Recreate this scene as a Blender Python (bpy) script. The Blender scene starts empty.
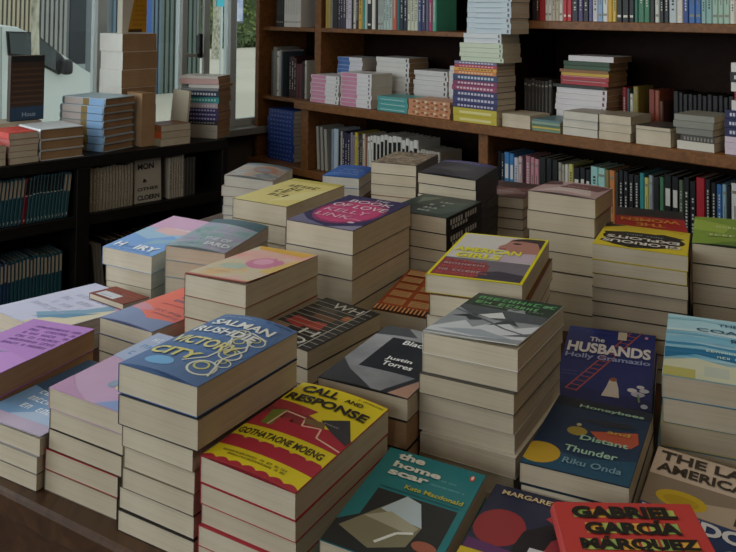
import bpy, bmesh, math, random
from mathutils import Vector, Matrix
from mathutils.geometry import tessellate_polygon
random.seed(7)
WORLD, P_WIN_FILL, P_REAR_FILL, P_OVER_FILL, EXPO = 1.0, 68, 40, 3.0, 0.32
S = bpy.context.scene
COL = S.collection
TZ = 0.80          # table top height
CAMZ = TZ + 0.628
R2 = math.sqrt(2.0)
def uv(u, v):      # room frame (u along the bookcase, v into it) -> world xy
    return ((u + v) / R2, (v - u) / R2)
UAX = Vector((1/R2, -1/R2, 0)); VAX = Vector((1/R2, 1/R2, 0)); ZAX = Vector((0, 0, 1))

# ------------------------------------------------------------------ materials
def srgb(h):
    if isinstance(h, str):
        h = h.lstrip('#'); c = [int(h[i:i+2], 16) / 255 for i in (0, 2, 4)]
    else: c = list(h)
    return [x / 12.92 if x <= .04045 else ((x + .055) / 1.055) ** 2.4 for x in c] + [1]
MATS = {}
def newmat(name):
    m = bpy.data.materials.new(name); m.use_nodes = True
    nt = m.node_tree
    return m, nt, nt.nodes['Principled BSDF']
def mat(col, rough=.42, var=.07, scale=18, metal=0, name=None):
    key = (col, rough, var, scale, metal)
    if key in MATS: return MATS[key]
    m, nt, b = newmat(name or 'card_' + str(col).strip('#'))
    b.inputs['Roughness'].default_value = rough; b.inputs['Metallic'].default_value = metal; b.inputs['Specular IOR Level'].default_value = .36
    c = srgb(col)
    tc = nt.nodes.new('ShaderNodeTexCoord'); nz = nt.nodes.new('ShaderNodeTexNoise'); nz.inputs['Scale'].default_value = scale
    nz.inputs['Detail'].default_value = 4
    mx = nt.nodes.new('ShaderNodeMix'); mx.data_type = 'RGBA'
    mx.inputs['A'].default_value = [x * (1 - var) for x in c[:3]] + [1]
    mx.inputs['B'].default_value = [min(1, x * (1 + var) + .004) for x in c[:3]] + [1]
    nt.links.new(tc.outputs['Object'], nz.inputs['Vector']); nt.links.new(nz.outputs['Fac'], mx.inputs['Factor'])
    nt.links.new(mx.outputs['Result'], b.inputs['Base Color'])
    MATS[key] = m
    return m
def blendmat(name, stops, scale=9, rough=.42, seed=0, stretch=(1, 1, 1)):
    """printed artwork: soft patches of several inks"""
    m, nt, b = newmat(name); b.inputs['Roughness'].default_value = rough
    tc = nt.nodes.new('ShaderNodeTexCoord'); mp = nt.nodes.new('ShaderNodeMapping')
    mp.inputs['Location'].default_value = (seed * 1.7, seed * .9, 0); mp.inputs['Scale'].default_value = stretch
    nz = nt.nodes.new('ShaderNodeTexNoise'); nz.inputs['Scale'].default_value = scale; nz.inputs['Detail'].default_value = 5
    rp = nt.nodes.new('ShaderNodeValToRGB'); els = rp.color_ramp.elements
    for i, (p, c) in enumerate(stops):
        e = els[i] if i < 2 else els.new(p)
        e.position = p; e.color = srgb(c)
    nt.links.new(tc.outputs['Object'], mp.inputs['Vector']); nt.links.new(mp.outputs[0], nz.inputs['Vector'])
    nt.links.new(nz.outputs['Fac'], rp.inputs['Fac']); nt.links.new(rp.outputs['Color'], b.inputs['Base Color'])
    return m
def papermat(name, a, bcol, dark):
    m, nt, b = newmat(name); b.inputs['Roughness'].default_value = .85
    tc = nt.nodes.new('ShaderNodeTexCoord'); mp = nt.nodes.new('ShaderNodeMapping'); mp.inputs['Scale'].default_value = (5, 5, 700)
    nz = nt.nodes.new('ShaderNodeTexNoise'); nz.inputs['Scale'].default_value = 1; nz.inputs['Detail'].default_value = 3
    n2 = nt.nodes.new('ShaderNodeTexNoise'); n2.inputs['Scale'].default_value = 14; n2.inputs['Detail'].default_value = 2
    oi = nt.nodes.new('ShaderNodeObjectInfo')
    m1 = nt.nodes.new('ShaderNodeMix'); m1.data_type = 'RGBA'; m1.inputs['A'].default_value = srgb(a); m1.inputs['B'].default_value = srgb(bcol)
    m2 = nt.nodes.new('ShaderNodeMix'); m2.data_type = 'RGBA'; m2.blend_type = 'MULTIPLY'; m2.inputs['B'].default_value = srgb(dark)
    md = nt.nodes.new('ShaderNodeMath'); md.operation = 'MULTIPLY'
    nt.links.new(tc.outputs['Object'], mp.inputs['Vector']); nt.links.new(mp.outputs[0], nz.inputs['Vector'])
    nt.links.new(tc.outputs['Object'], n2.inputs['Vector'])
    nt.links.new(oi.outputs['Random'], m1.inputs['Factor'])
    nt.links.new(nz.outputs['Fac'], md.inputs[0]); nt.links.new(n2.outputs['Fac'], md.inputs[1])
    nt.links.new(m1.outputs['Result'], m2.inputs['A']); nt.links.new(md.outputs[0], m2.inputs['Factor'])
    nt.links.new(m2.outputs['Result'], b.inputs['Base Color'])
    bp = nt.nodes.new('ShaderNodeBump'); bp.inputs['Strength'].default_value = .12; bp.inputs['Distance'].default_value = .001
    nt.links.new(nz.outputs['Fac'], bp.inputs['Height']); nt.links.new(bp.outputs[0], b.inputs['Normal'])
    return m
PAPER = papermat('paper_cream', '#dbd0ba', '#cdc0a8', '#aea18b')
PAPERW = papermat('paper_white', '#e0dcd2', '#d6d0c4', '#b9b2a4')
PAPERB = papermat('paper_tan', '#b8966f', '#a88560', '#86664a')  # tan paper; also holds the shade of page edges facing away from the window
def woodmat(name, a, b_, scale=(1, 1, 1), rough=.45):
    m, nt, b = newmat(name); b.inputs['Roughness'].default_value = rough; b.inputs['Specular IOR Level'].default_value = .3 if rough < .55 else .08
    tc = nt.nodes.new('ShaderNodeTexCoord'); mp = nt.nodes.new('ShaderNodeMapping'); mp.inputs['Scale'].default_value = scale
    mp.inputs['Rotation'].default_value = (0, 0, math.radians(45))
    nz = nt.nodes.new('ShaderNodeTexNoise'); nz.inputs['Scale'].default_value = 6; nz.inputs['Detail'].default_value = 8; nz.inputs['Distortion'].default_value = 1.2
    rp = nt.nodes.new('ShaderNodeValToRGB'); rp.color_ramp.elements[0].position = .3; rp.color_ramp.elements[1].position = .72
    rp.color_ramp.elements[0].color = srgb(a); rp.color_ramp.elements[1].color = srgb(b_)
    nt.links.new(tc.outputs['Object'], mp.inputs['Vector']); nt.links.new(mp.outputs[0], nz.inputs['Vector'])
    nt.links.new(nz.outputs['Fac'], rp.inputs['Fac']); nt.links.new(rp.outputs['Color'], b.inputs['Base Color'])
    return m
WOOD = woodmat('shelf_wood', '#64401f', '#87582f', (1, 9, 9))
WOODD = woodmat('shelf_back_wood', '#180d07', '#24140c', (1, 6, 6), .6)  # darker copy of the shelf wood, recess shade put into the colour
TABLEW = woodmat('table_wood', '#3a2618', '#573b26', (7, 1, 7), .4)
BLACKW = woodmat('black_shelf_wood', '#0f0d0b', '#191613', (1, 6, 6), .5)
FLOORM = woodmat('floor_wood', '#2a1c13', '#46301f', (3, 14, 1), .4)
PLASTER = mat('#b9b2a6', .9, .05, 4, name='plaster')
FRAMEM = mat('#c0cacb', .4, .06, 6, name='window_frame_paint')
def glassmat():
    m = bpy.data.materials.new('window_glass'); m.use_nodes = True; nt = m.node_tree
    nt.nodes.clear(); o = nt.nodes.new('ShaderNodeOutputMaterial'); t = nt.nodes.new('ShaderNodeBsdfTransparent'); g = nt.nodes.new('ShaderNodeBsdfGlossy')
    t.inputs[0].default_value = (.93, .96, .95, 1); g.inputs['Roughness'].default_value = .02
    f = nt.nodes.new('ShaderNodeFresnel'); f.inputs[0].default_value = 1.3
    x = nt.nodes.new('ShaderNodeMixShader')
    nt.links.new(f.outputs[0], x.inputs[0]); nt.links.new(t.outputs[0], x.inputs[1]); nt.links.new(g.outputs[0], x.inputs[2]); nt.links.new(x.outputs[0], o.inputs[0])
    return m
GLASS = glassmat()

# ------------------------------------------------------------------ objects
def link(o, parent=None):
    COL.objects.link(o)
    if parent: o.parent = parent
    return o
def meshobj(name, bm, mats, parent=None, smooth=False):
    me = bpy.data.meshes.new(name)
    bm.normal_update(); bm.to_mesh(me); bm.free()
    for m in (mats if isinstance(mats, (list, tuple)) else [mats]): me.materials.append(m)
    if smooth:
        for p in me.polygons: p.use_smooth = True
    return link(bpy.data.objects.new(name, me), parent)
USED = {}
def tag(o, label, cat, group=None):
    n = len(label.split())
    if n > 16 or n < 4: print('LABEL LENGTH', n, label)
    if label in USED: print('DUP LABEL', label)
    USED[label] = 1
    o['label'] = label; o['category'] = cat
    if group: o['group'] = group
    return o
def struct(o): o['kind'] = 'structure'; return o
def empty(name, loc, rz=0):
    o = bpy.data.objects.new(name, None); o.empty_display_size = .05
    o.location = loc; o.rotation_euler = (0, 0, rz)
    return link(o)
def quadbox(bm, P, mi=0):
    """P: 8 points, bottom ring then top ring"""
    v = [bm.verts.new(p) for p in P]
    fs = [(3, 2, 1, 0), (4, 5, 6, 7), (0, 1, 5, 4), (1, 2, 6, 5), (2, 3, 7, 6), (3, 0, 4, 7)]
    out = []
    for f in fs:
        fc = bm.faces.new([v[i] for i in f]); fc.material_index = mi; out.append(fc)
    return out
def fbox(bm, O, A, B, C, a, b, c, mi=0):
    """box spanned by axes A,B,C over ranges a,b,c from origin O"""
    P = []
    for z in c:
        for (x, y) in ((a[0], b[0]), (a[1], b[0]), (a[1], b[1]), (a[0], b[1])):
            P.append(Vector(O) + A * x + B * y + C * z)
    return quadbox(bm, P, mi)
def uvbox(bm, u, v, z, mi=0):
    return fbox(bm, (0, 0, 0), UAX, VAX, ZAX, u, v, z, mi)
def bevel(bm, w, seg=1):
    bmesh.ops.bevel(bm, geom=bm.edges[:], offset=w, segments=seg, affect='EDGES', profile=.5)
def tube(bm, pts, r, n=10, mi=0, caps=True):
    rings = []
    for i, p in enumerate(pts):
        p = Vector(p); d = (Vector(pts[min(i+1, len(pts)-1)]) - Vector(pts[max(i-1, 0)])).normalized()
        a = d.orthogonal().normalized(); b = d.cross(a)
        rr = r[i] if isinstance(r, (list, tuple)) else r
        rings.append([bm.verts.new(p + (a * math.cos(t) + b * math.sin(t)) * rr) for t in [2*math.pi*k/n for k in range(n)]])
    for i in range(len(rings) - 1):
        for k in range(n):
            f = bm.faces.new((rings[i][k], rings[i][(k+1) % n], rings[i+1][(k+1) % n], rings[i+1][k])); f.material_index = mi
    if caps:
        bm.faces.new(rings[0][::-1]).material_index = mi; bm.faces.new(rings[-1]).material_index = mi

# ------------------------------------------------------------------ lettering
TEXTS = {}
def textmesh(s, bold=.02):
    k = (s, bold)
    if k in TEXTS: return TEXTS[k]
    cu = bpy.data.curves.new('lettering', 'FONT'); cu.body = s; cu.offset = bold; cu.resolution_u = 3
    ob = bpy.data.objects.new('lettering', cu); COL.objects.link(ob)
    dg = bpy.context.evaluated_depsgraph_get()
    me = ob.evaluated_get(dg).to_mesh()
    vs = [(v.co.x, v.co.y) for v in me.vertices]; fs = [tuple(p.vertices) for p in me.polygons]
    ob.evaluated_get(dg).to_mesh_clear()
    bpy.data.objects.remove(ob); bpy.data.curves.remove(cu)
    x0 = min(v[0] for v in vs); x1 = max(v[0] for v in vs); y0 = min(v[1] for v in vs); y1 = max(v[1] for v in vs)
    vs = [((x - x0) / (x1 - x0), (y - y0) / (y1 - y0)) for x, y in vs]
    TEXTS[k] = (vs, fs)
    return TEXTS[k]

# ------------------------------------------------------------------ books
def cap(bm, rg, pts):
    for t in tessellate_polygon([[Vector((x, y, 0)) for x, y in pts]]):
        try: bm.faces.new([rg[i] for i in t])
        except ValueError: pass
PRIM = random.Random(3)
def art_polys(prims):
    """expand drawing primitives (cover space u,v in 0..1) to coloured polygons / lettering"""
    polys, texts = [], []
    for p in prims:
        k = p[0]
        if k == 'r': polys.append(([(p[1], p[2]), (p[3], p[2]), (p[3], p[4]), (p[1], p[4])], p[5]))
        elif k == 'p': polys.append((p[1], p[2]))
        elif k == 'c':
            n = 20
            polys.append(([(p[1] + p[3]*math.cos(2*math.pi*i/n), p[2] + p[4]*math.sin(2*math.pi*i/n)) for i in range(n)], p[5]))
        elif k == 'o':       # ring
            n = 18; w = p[6]
            for i in range(n):
                a, b = 2*math.pi*i/n, 2*math.pi*(i+1)/n
                polys.append(([(p[1]+p[3]*math.cos(a), p[2]+p[4]*math.sin(a)), (p[1]+p[3]*math.cos(b), p[2]+p[4]*math.sin(b)),
                               (p[1]+p[3]*(1-w)*math.cos(b), p[2]+p[4]*(1-w)*math.sin(b)), (p[1]+p[3]*(1-w)*math.cos(a), p[2]+p[4]*(1-w)*math.sin(a))], p[5], 'same' if i else ''))
        elif k == 'l':       # line through points, width in u
            pts, w, c = p[1], p[2], p[3]
            for i, (a, b) in enumerate(zip(pts, pts[1:])):
                dx, dy = b[0]-a[0], (b[1]-a[1])*1.5; L = math.hypot(dx, dy) or 1
                nx, ny = -dy/L*w/2, dx/L*w/2/1.5
                polys.append(([(a[0]+nx, a[1]+ny), (a[0]-nx, a[1]-ny), (b[0]-nx, b[1]-ny), (b[0]+nx, b[1]+ny)], c, 'same' if i else ''))
        elif k == 's':       # row of small unreadable print: u0,v0,u1,h,colour
            x = p[1]; first = True
            while x < p[3]:
                w = PRIM.uniform(.35, .8) * p[4]; 
                if PRIM.random() < .86:
                    H = p[4]*.62*PRIM.uniform(.9, 1.08); e_ = min(x + w, p[3]); tk = min(w*.34, H*.3); sh = PRIM.choice((0, 1, 2, 3))
                    bars = [(x, 0, x + tk, H)]
                    if sh in (1, 2): bars.append((e_ - tk, 0, e_, H))
                    if sh in (0, 2): bars.append((x + tk, H*.42, e_, H*.6))
                    if sh in (0, 1, 3): bars.append((x + tk, H*.8, e_, H))
                    if sh in (0, 3): bars.append((x + tk, 0, e_, H*.2))
                    for (xa, ya, xb, yb) in bars:
                        polys.append(([(xa, p[2] + ya), (xb, p[2] + ya), (xb, p[2] + yb), (xa, p[2] + yb)], p[5], '' if first else 'same')); first = False
                x += w + .25 * p[4]
        elif k == 'scal':    # scalloped band: v0,v1,colour,amp,n
            v0, v1, c, am, n = p[1:6]
            top = []
            for i in range(n*6 + 1):
                x = i/(n*6); top.append((x, v1 + am*abs(math.sin(math.pi*i/6))))
            for i in range(n*6):
                polys.append(([(top[i][0], v0), (top[i+1][0], v0), top[i+1], top[i]], c, 'same' if i else ''))
        elif k == 't': texts.append(p[1:])
    return polys, texts
def make_book(kind, corner, th, w, l, zb, zt, cover, label, cat, group=None, flip=False, art=None, hard=False,
              bulge=0, lift=0, paper=None, spine=None, edge=None):
    """corner: world xy of corner A; zb, zt: world height functions of (x,y); spine on the A-D side (flip: B-C side)"""
    e = Vector((math.cos(th), math.sin(th), 0)); n = Vector((-math.sin(th), math.cos(th), 0))
    A = Vector((corner[0], corner[1], 0))
    ctr = A + e*w/2 + n*l/2
    base = zb(ctr.x, ctr.y)
    root = empty(kind, (ctr.x, ctr.y, base), th)
    tag(root, label, cat, group)
    T = zt(ctr.x, ctr.y) - base
    def M(s, t, k, off=0, lf=0):
        p = A + e*s + n*t
        b, tp = zb(p.x, p.y), zt(p.x, p.y)
        sn, tn = s/w, t/l
        bl = bulge * (1 - (2*sn - 1)**2) * k
        z = b + (tp - b)*k + bl + off + lf * lift * (1 - tn)**2 * (.4 + .6*sn)
        return Vector((s - w/2, t - l/2, z - base))
    ct = (.0028 if hard else .0007); kc = min(.3, ct / T)
    ov = .003 if hard else .0
    S0 = (lambda s: w - s) if flip else (lambda s: s)
    NS = 8 if (bulge or lift) else 1
    NT = 5 if lift else 1
    # page block
    bm = bmesh.new()
    s0, s1 = ct*.9, w - .0006 - ov; t0, t1 = .0006 + ov, l - .0006 - ov
    ks = (kc*1.02, 1 - kc*1.02)
    ss = [s0 + (s1 - s0)*i/NS for i in range(NS + 1)]
    def ring(t):
        bot = [bm.verts.new(M(S0(s), t, ks[0])) for s in ss]; top = [bm.verts.new(M(S0(s), t, ks[1])) for s in ss]
        return bot, top
    b0, tp0 = ring(t0); b1, tp1 = ring(t1)
    for i in range(NS):
        bm.faces.new((b0[i], b0[i+1], tp0[i+1], tp0[i])); bm.faces.new((b1[i+1], b1[i], tp1[i], tp1[i+1]))
        bm.faces.new((tp0[i], tp0[i+1], tp1[i+1], tp1[i])); bm.faces.new((b0[i+1], b0[i], b1[i], b1[i+1]))
    bm.faces.new((b0[0], tp0[0], tp1[0], b1[0])); bm.faces.new((tp0[NS], b0[NS], b1[NS], tp1[NS]))
    bmesh.ops.recalc_face_normals(bm, faces=bm.faces[:])
    meshobj('page_block', bm, paper or PAPER, root)
    # cover: one wrap-around section run along the spine
    prof = [(w, 0, 0)]
    prof += [(w*(1 - i/NS), 0, 0) for i in range(1, NS)] if NS > 1 else []
    r = -.002 if hard else 0
    if hard: prof += [(.004, 0, 0), (.0005, .14, 0), (-.0015, .35, 0), (-.002, .5, 0), (-.0015, .65, 0), (.0005, .86, 0), (.004, 1, 1)]
    else: prof += [(.0008, 0, 0), (0, min(.04, kc), 0), (0, 1 - min(.04, kc), 0), (.0008, 1, 1)]
    prof += [(w*i/NS, 1, 1) for i in range(1, NS)] if NS > 1 else []
    prof += [(w, 1, 1), (w, 1 - kc, 1)]
    prof += [(w*(1 - i/NS), 1 - kc, 1) for i in range(1, NS)] if NS > 1 else []
    prof += [(ct, 1 - kc, 1), (ct, kc, 0)]
    prof += [(w*i/NS, kc, 0) for i in range(1, NS)] if NS > 1 else []
    prof += [(w, kc, 0)]
    bm = bmesh.new()
    rings = []
    for j in range(NT + 1):
        t = l*j/NT
        rings.append([bm.verts.new(M(S0(s), t, k, 0, lf)) for s, k, lf in prof])
    N = len(prof)
    for j in range(NT):
        for i in range(N):
            bm.faces.new((rings[j][i], rings[j][(i+1) % N], rings[j+1][(i+1) % N], rings[j+1][i]))
    for rg in (rings[0], rings[-1]): cap(bm, rg, [(s, k*T) for s, k, lf in prof])
    mats = [cover if isinstance(cover, bpy.types.Material) else mat(cover)]
    bmesh.ops.recalc_face_normals(bm, faces=bm.faces[:])
    if edge:     # coloured cut edge of the printed card
        mats.append(mat(edge))
    # spine print bands: (t0,t1,k0,k1,colour) in fractions
    for (ta, tb, ka, kb, c) in (spine or []):
        mats.append(mat(c)); mi = len(mats) - 1
        off = -.0006 - (.002 if hard else 0)
        q = [M(S0(off), ta*l, ka), M(S0(off), tb*l, ka), M(S0(off), tb*l, kb), M(S0(off), ta*l, kb)]
        f = bm.faces.new([bm.verts.new(x) for x in q]); f.material_index = mi
    meshobj('cover', bm, mats, root)
    if art:
        polys, texts = art_polys(art)
        def place(bm, layer):
            if NS > 1:
                for i in range(1, NS):
                    bmesh.ops.bisect_plane(bm, geom=bm.verts[:]+bm.edges[:]+bm.faces[:], plane_co=(i/NS, 0, 0), plane_no=(1, 0, 0))
                if NT > 1:
                    for j in range(1, NT):
                        bmesh.ops.bisect_plane(bm, geom=bm.verts[:]+bm.edges[:]+bm.faces[:], plane_co=(0, j/NT, 0), plane_no=(0, 1, 0))
            for v in bm.verts:
                u_, v_ = v.co.x, v.co.y
                if flip: u_, v_ = 1 - u_, 1 - v_
                v.co = M(u_*w, v_*l, 1, v.co.z, 1)
        if polys:
            bm = bmesh.new(); mats = []; idx = {}; layer = 0
            for pl in polys:
                c = pl[1]
                if c not in idx: idx[c] = len(mats); mats.append(c if isinstance(c, bpy.types.Material) else mat(c))
                if not (len(pl) > 2 and pl[2] == 'same'): layer += 1
                pts = [(min(.995, max(.005, a)), min(.995, max(.005, b)), .00022 + layer*.00004) for a, b in pl[0]]
                try: f = bm.faces.new([bm.verts.new(q) for q in pts])
                except ValueError: continue
                f.material_index = idx[c]
            bmesh.ops.triangulate(bm, faces=bm.faces[:])
            place(bm, 0)
            for f in bm.faces:
                f.normal_update()
                if f.normal.z < 0: f.normal_flip()
            meshobj('cover_art', bm, mats, root)
        for tx in texts:
            s, u0, v0, W, H, c = tx[:6]; bold = tx[6] if len(tx) > 6 else .02; skew = tx[8] if len(tx) > 8 else 0
            bm = bmesh.new(); vs, fs = textmesh(s, bold)
            vv = [bm.verts.new((u0 + x*W, v0 + y*H + skew*x, .0014)) for x, y in vs]
            for f in fs:
                try: bm.faces.new([vv[i] for i in f])
                except ValueError: pass
            place(bm, 0)
            for f in bm.faces:
                f.normal_update()
                if f.normal.z < 0: f.normal_flip()
            meshobj('lettering', bm, mat(c), root)
    return root
def flat(z): return lambda X, Y: z
ORD = ['top', 'second', 'third', 'fourth', 'fifth', 'sixth', 'seventh', 'eighth', 'ninth', 'tenth', 'eleventh', 'twelfth', 'thirteenth',
       'fourteenth', 'fifteenth', 'sixteenth', 'seventeenth', 'eighteenth', 'nineteenth', 'twentieth']
def nth(i):
    """0-based -> ordinal word"""
    tens = {20: 'twentieth', 30: 'thirtieth', 40: 'fortieth', 50: 'fiftieth'}
    one = ['first'] + ORD[1:20]
    k = i + 1
    if k <= 20: return one[i]
    if k % 10 == 0: return tens[k]
    return {2: 'twenty', 3: 'thirty', 4: 'forty', 5: 'fifty'}[k // 10] + '-' + one[k % 10 - 1]
# ------------------------------------------------------------------ the table of paperbacks
FIT = {
 'VC':(-0.2999,1.0232,0.1960,-0.5304,0.1266,0.1981,0.0068,-0.0126),
 'CR':(-0.1857,0.9580,0.1227,-0.5299,0.1321,0.2039,-0.0254,0.0256),
 'P1':(-0.4133,1.1009,0.1325,-0.5076,0.1321,0.2030,-0.0150,0.0161),
 'P0':(-0.5378,1.1607,0.0679,-0.5048,0.1326,0.2036,-0.0006,0.0045),
 'PB':(-0.6481,1.2469,0.1009,-0.4089,0.1330,0.2039,0.0301,-0.0208),
 'WB':(-0.7064,1.5734,0.0543,-0.6013,0.1824,0.2387,-0.0181,-0.0695),
 'OB':(-0.4666,1.4725,0.0850,-0.5683,0.1310,0.2010,0.0166,-0.0208),
 'HS':(-0.5568,1.7674,0.1332,-0.4916,0.1373,0.2220,-0.0113,0.0769),
 'GS':(-0.4019,1.6764,0.1546,-0.3132,0.1330,0.2040,-0.0284,0.0195),
 'LP':(-0.3076,1.4234,0.1794,-0.5466,0.1338,0.2059,0.0286,-0.0072),
 'YP':(-0.3211,2.0077,0.1776,-0.5470,0.1610,0.2473,-0.0003,0.0264),
 'BL':(-0.1562,1.6323,0.2206,-0.5287,0.1532,0.2344,-0.0063,0.0192),
 'SB':(-0.1841,1.3579,0.1090,-0.6476,0.1209,0.1890,-0.0179,0.0183),
 'BO':(-0.0638,1.1437,0.1306,-0.4924,0.1356,0.2081,0.0040,0.0056),
 'BR':(0.0101,1.5224,0.0861,-0.3551,0.1514,0.2323,-0.0348,0.0259),
 'AG':(0.0943,1.3121,0.2214,-0.3853,0.1526,0.2362,0.0155,0.0300),
 'MS':(0.0760,1.1051,0.2056,-0.5224,0.1314,0.1947,0.0325,-0.0235),
 'HU':(0.2760,1.2509,0.0688,-0.3624,0.1428,0.2387,0.0196,0.0930),
 'HB':(0.1845,1.0004,0.0959,-0.4648,0.1262,0.1961,0.0192,-0.0062),
 'BN':(0.3924,1.1084,0.1560,-0.3859,0.1372,0.2210,0.0055,0.0286),
 'LA':(0.2773,0.8956,0.0673,-0.4918,0.1401,0.2151,-0.0543,0.0069),
 'GG':(0.1903,0.7001,0.0980,-0.0696,0.1467,0.2209,0.0300,0.0000),
 'MW':(0.0709,0.8281,0.0669,-0.4550,0.1290,0.1981,0.0086,0.0034),
 'HC':(-0.0460,0.8852,0.0747,-0.4242,0.1245,0.1930,-0.0474,0.0228),
 'RS1':(0.3985,1.4691,0.2118,-0.3893,0.1572,0.2350,-0.0244,-0.0798),
 'RS2':(0.3267,1.6841,0.2578,-0.4497,0.1343,0.2021,-0.0316,-0.0850),
 'RS3':(0.5726,1.4655,0.2253,-0.3984,0.1330,0.2040,-0.0166,0.0004),
 'WO':(0.5029,1.6866,0.1940,-0.3089,0.1395,0.2090,-0.0118,-0.0347),
 'BK1':(0.0132,2.3266,0.2055,-0.3812,0.1332,0.2041,-0.0074,-0.0073),
 'BK2':(0.1236,1.9935,0.2375,-0.4018,0.1428,0.2101,-0.0481,-0.0166),
 'DG':(0.0412,1.7948,0.1981,-0.4910,0.1423,0.2102,-0.0174,-0.0308),
 'BK3':(0.2730,2.1686,0.1554,-0.4506,0.1388,0.2094,-0.0051,-0.0203),
 'BB':(-0.1482,2.8150,0.0697,-0.2793,0.1292,0.1999,-0.0206,-0.0007),
 'FL':(-0.4170,2.4441,0.1340,-0.1690,0.1478,0.2248,-0.0881,-0.0251),
}
GROUP = 'paperbacks piled on the big table'
def stack(key, weights, desc, toplabel, cover, art=None, flip=False, hard=False, bulge=0, lift=0, jit=.002, covers=None,
          base=0.0, special=None, spine=None, kind='paperback_book', papers=None, edge=None):
    """weights: thickness shares from the top book down; slices run from the table to the fitted top plane"""
    x, y, zc, th, w, l, a, b = FIT[key]
    e = Vector((math.cos(th), math.sin(th))); n = Vector((-math.sin(th), math.cos(th)))
    A = Vector((x, y)); C0 = A + e*w/2 + n*l/2
    def plane(X, Y):
        d = Vector((X, Y)) - C0
        return zc + a*d.dot(e) + b*d.dot(n)
    tot = sum(weights); acc = 0; rnd = random.Random(sum(map(ord, key)) * 7 + 1); N = len(weights)
    for i, wt in enumerate(weights):
        f1 = 1 - acc/tot; acc += wt; f0 = 1 - acc/tot
        zt = lambda X, Y, f=f1: TZ + base + (plane(X, Y) - base)*f - (.0 if f == 1 else .0002)
        zb = lambda X, Y, f=f0: TZ + base + (plane(X, Y) - base)*f + .0002
        dx = dy = dt = 0; ww, ll = w, l
        if i:
            dx, dy, dt = rnd.uniform(-jit, jit), rnd.uniform(-jit, jit), rnd.uniform(-.008, .008)
            ww = w - .001 * rnd.random(); ll = l - .002*rnd.random()
        sp = (special or {}).get(i)
        if sp: dx += sp[0]; dy += sp[1]; dt += sp[2]; ww += sp[3]; ll += sp[4]
        cor = A + e*dx + n*dy
        cv = cover if not covers else covers[min(i, len(covers) - 1)]
        lab = toplabel if i == 0 else ('bottom book in the pile under ' + desc if i == N - 1 else ORD[i] + ' book down in the pile under ' + desc)
        make_book(kind if not hard else 'hardback_book', (cor.x, cor.y), th + dt, ww, ll, zb, zt, cv, lab, 'book', GROUP, flip=flip,
                  art=art if i == 0 else None, hard=hard, bulge=bulge if i == 0 else 0, lift=lift if i == 0 else 0,
                  paper=(papers[min(i, len(papers) - 1)] if papers else None), spine=spine, edge=edge)
W_ = '#e8e8e2'; K_ = '#15151a'
# -- blue novel with swirling lettering
sw = [('c', .60, .60, .40, .42, '#5273a6'), ('c', .35, .12, .17, .06, '#6fa9d8')]
for (cx, cy, rx) in ((.80, .18, .15), (.83, .42, .12), (.74, .58, .12), (.62, .70, .1), (.86, .66, .1), (.90, .30, .08)):
    sw += [('o', cx, cy, rx, rx*.65, '#d9dccf', .16), ('o', cx-.03, cy+.02, rx*.55, rx*.36, '#c9c87c', .28)]
sw += [('l', [(.55, .18), (.7, .3), (.72, .5), (.6, .62), (.7, .75), (.92, .72)], .022, '#d9dccf'), ('l', [(.95, .12), (.84, .34), (.9, .52), (.78, .66)], .02, '#d9dccf')]
sw += [('s', .08, .93, .5, .03, '#9fb4cf'), ('s', .62, .955, .95, .03, '#33456c')]
sw += [('t', 'SALMAN', .10, .77, .78, .10, '#dfe2df', .03), ('t', 'RUSHDIE', .06, .62, .78, .10, '#dfe2df', .03),
       ('t', 'VICTORY', .05, .40, .80, .13, '#d6d093', .03), ('t', 'CITY', .06, .20, .58, .12, '#d3cc7c', .03)]
stack('VC', [.035, .036, .025, .0255, .025, .026, .025], 'the blue book with swirling yellow and white lettering',
      'thick blue paperback with swirling yellow and white title lettering, topping a tall front pile', '#55729f', sw, bulge=.006,
      special={1: (.003, -.003, .01, 0, 0), **{i: (.011, .0, 0, -.013, 0) for i in (2, 3, 4)}, 5: (.003, 0, 0, -.006, 0), 6: (.004, 0, 0, -.006, 0)}, covers=['#55729f', '#1d2433', '#8f8672', '#94896f', '#6b6357', '#2b2622', '#2b2622'])
# -- yellow and red
cr = [('r', 0, 0, 1, 1, '#dccb22')]
cr += [('scal', .0, .022, '#a8283a', .02, 7), ('scal', .155, .255, '#a8263a', .026, 6), ('scal', .40, .56, '#a8263a', .02, 3)]
cr += [('p', [(.0, .56), (.34, .60), (.4, .52), (.62, .52), (.66, .6), (0, .72)], '#7f2c33'), ('p', [(.02, .64), (.45, .63), (.5, .70), (0, .74)], '#9a2f38'),
       ('p', [(.12, .44), (.24, .44), (.22, .64), (.08, .60)], '#6d7a2c'), ('l', [(.2, .44), (.22, .62), (.46, .60), (.5, .52), (.68, .55), (.72, .46), (1, .43)], .018, '#e5b9a4'),
       ('p', [(.45, .60), (.66, .62), (.7, .56), (.5, .55)], '#76603c'), ('p', [(.6, .63), (.82, .73), (1, .55), (.98, .5), (.8, .55)], '#33343c'), ('r', .0, .27, 1, .385, '#dccb22'),
       ('s', .12, .10, .8, .028, '#7d6f22'), ('s', .2, .075, .8, .024, '#4b4120'), ('s', .7, .955, .97, .025, '#6b6024'), ('s', .62, .61, .8, .02, '#a09a9a')]
cr += [('t', 'CALL', .10, .875, .42, .085, '#26221a', .035), ('t', 'AND', .60, .885, .2, .04, '#26221a', .03), ('t', 'RESPONSE', .04, .755, .90, .085, '#26221a', .035),
       ('t', 'GOTHATAONE MOENG', .03, .292, .90, .062, '#3a3320', .02)]
stack('CR', [.030, .0235, .0235, .0235, .0235], 'the yellow and red book with black capital lettering',
      'bright yellow and red paperback with bold black capitals, topping the front centre pile', '#a8323c', cr, bulge=.004)
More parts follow.
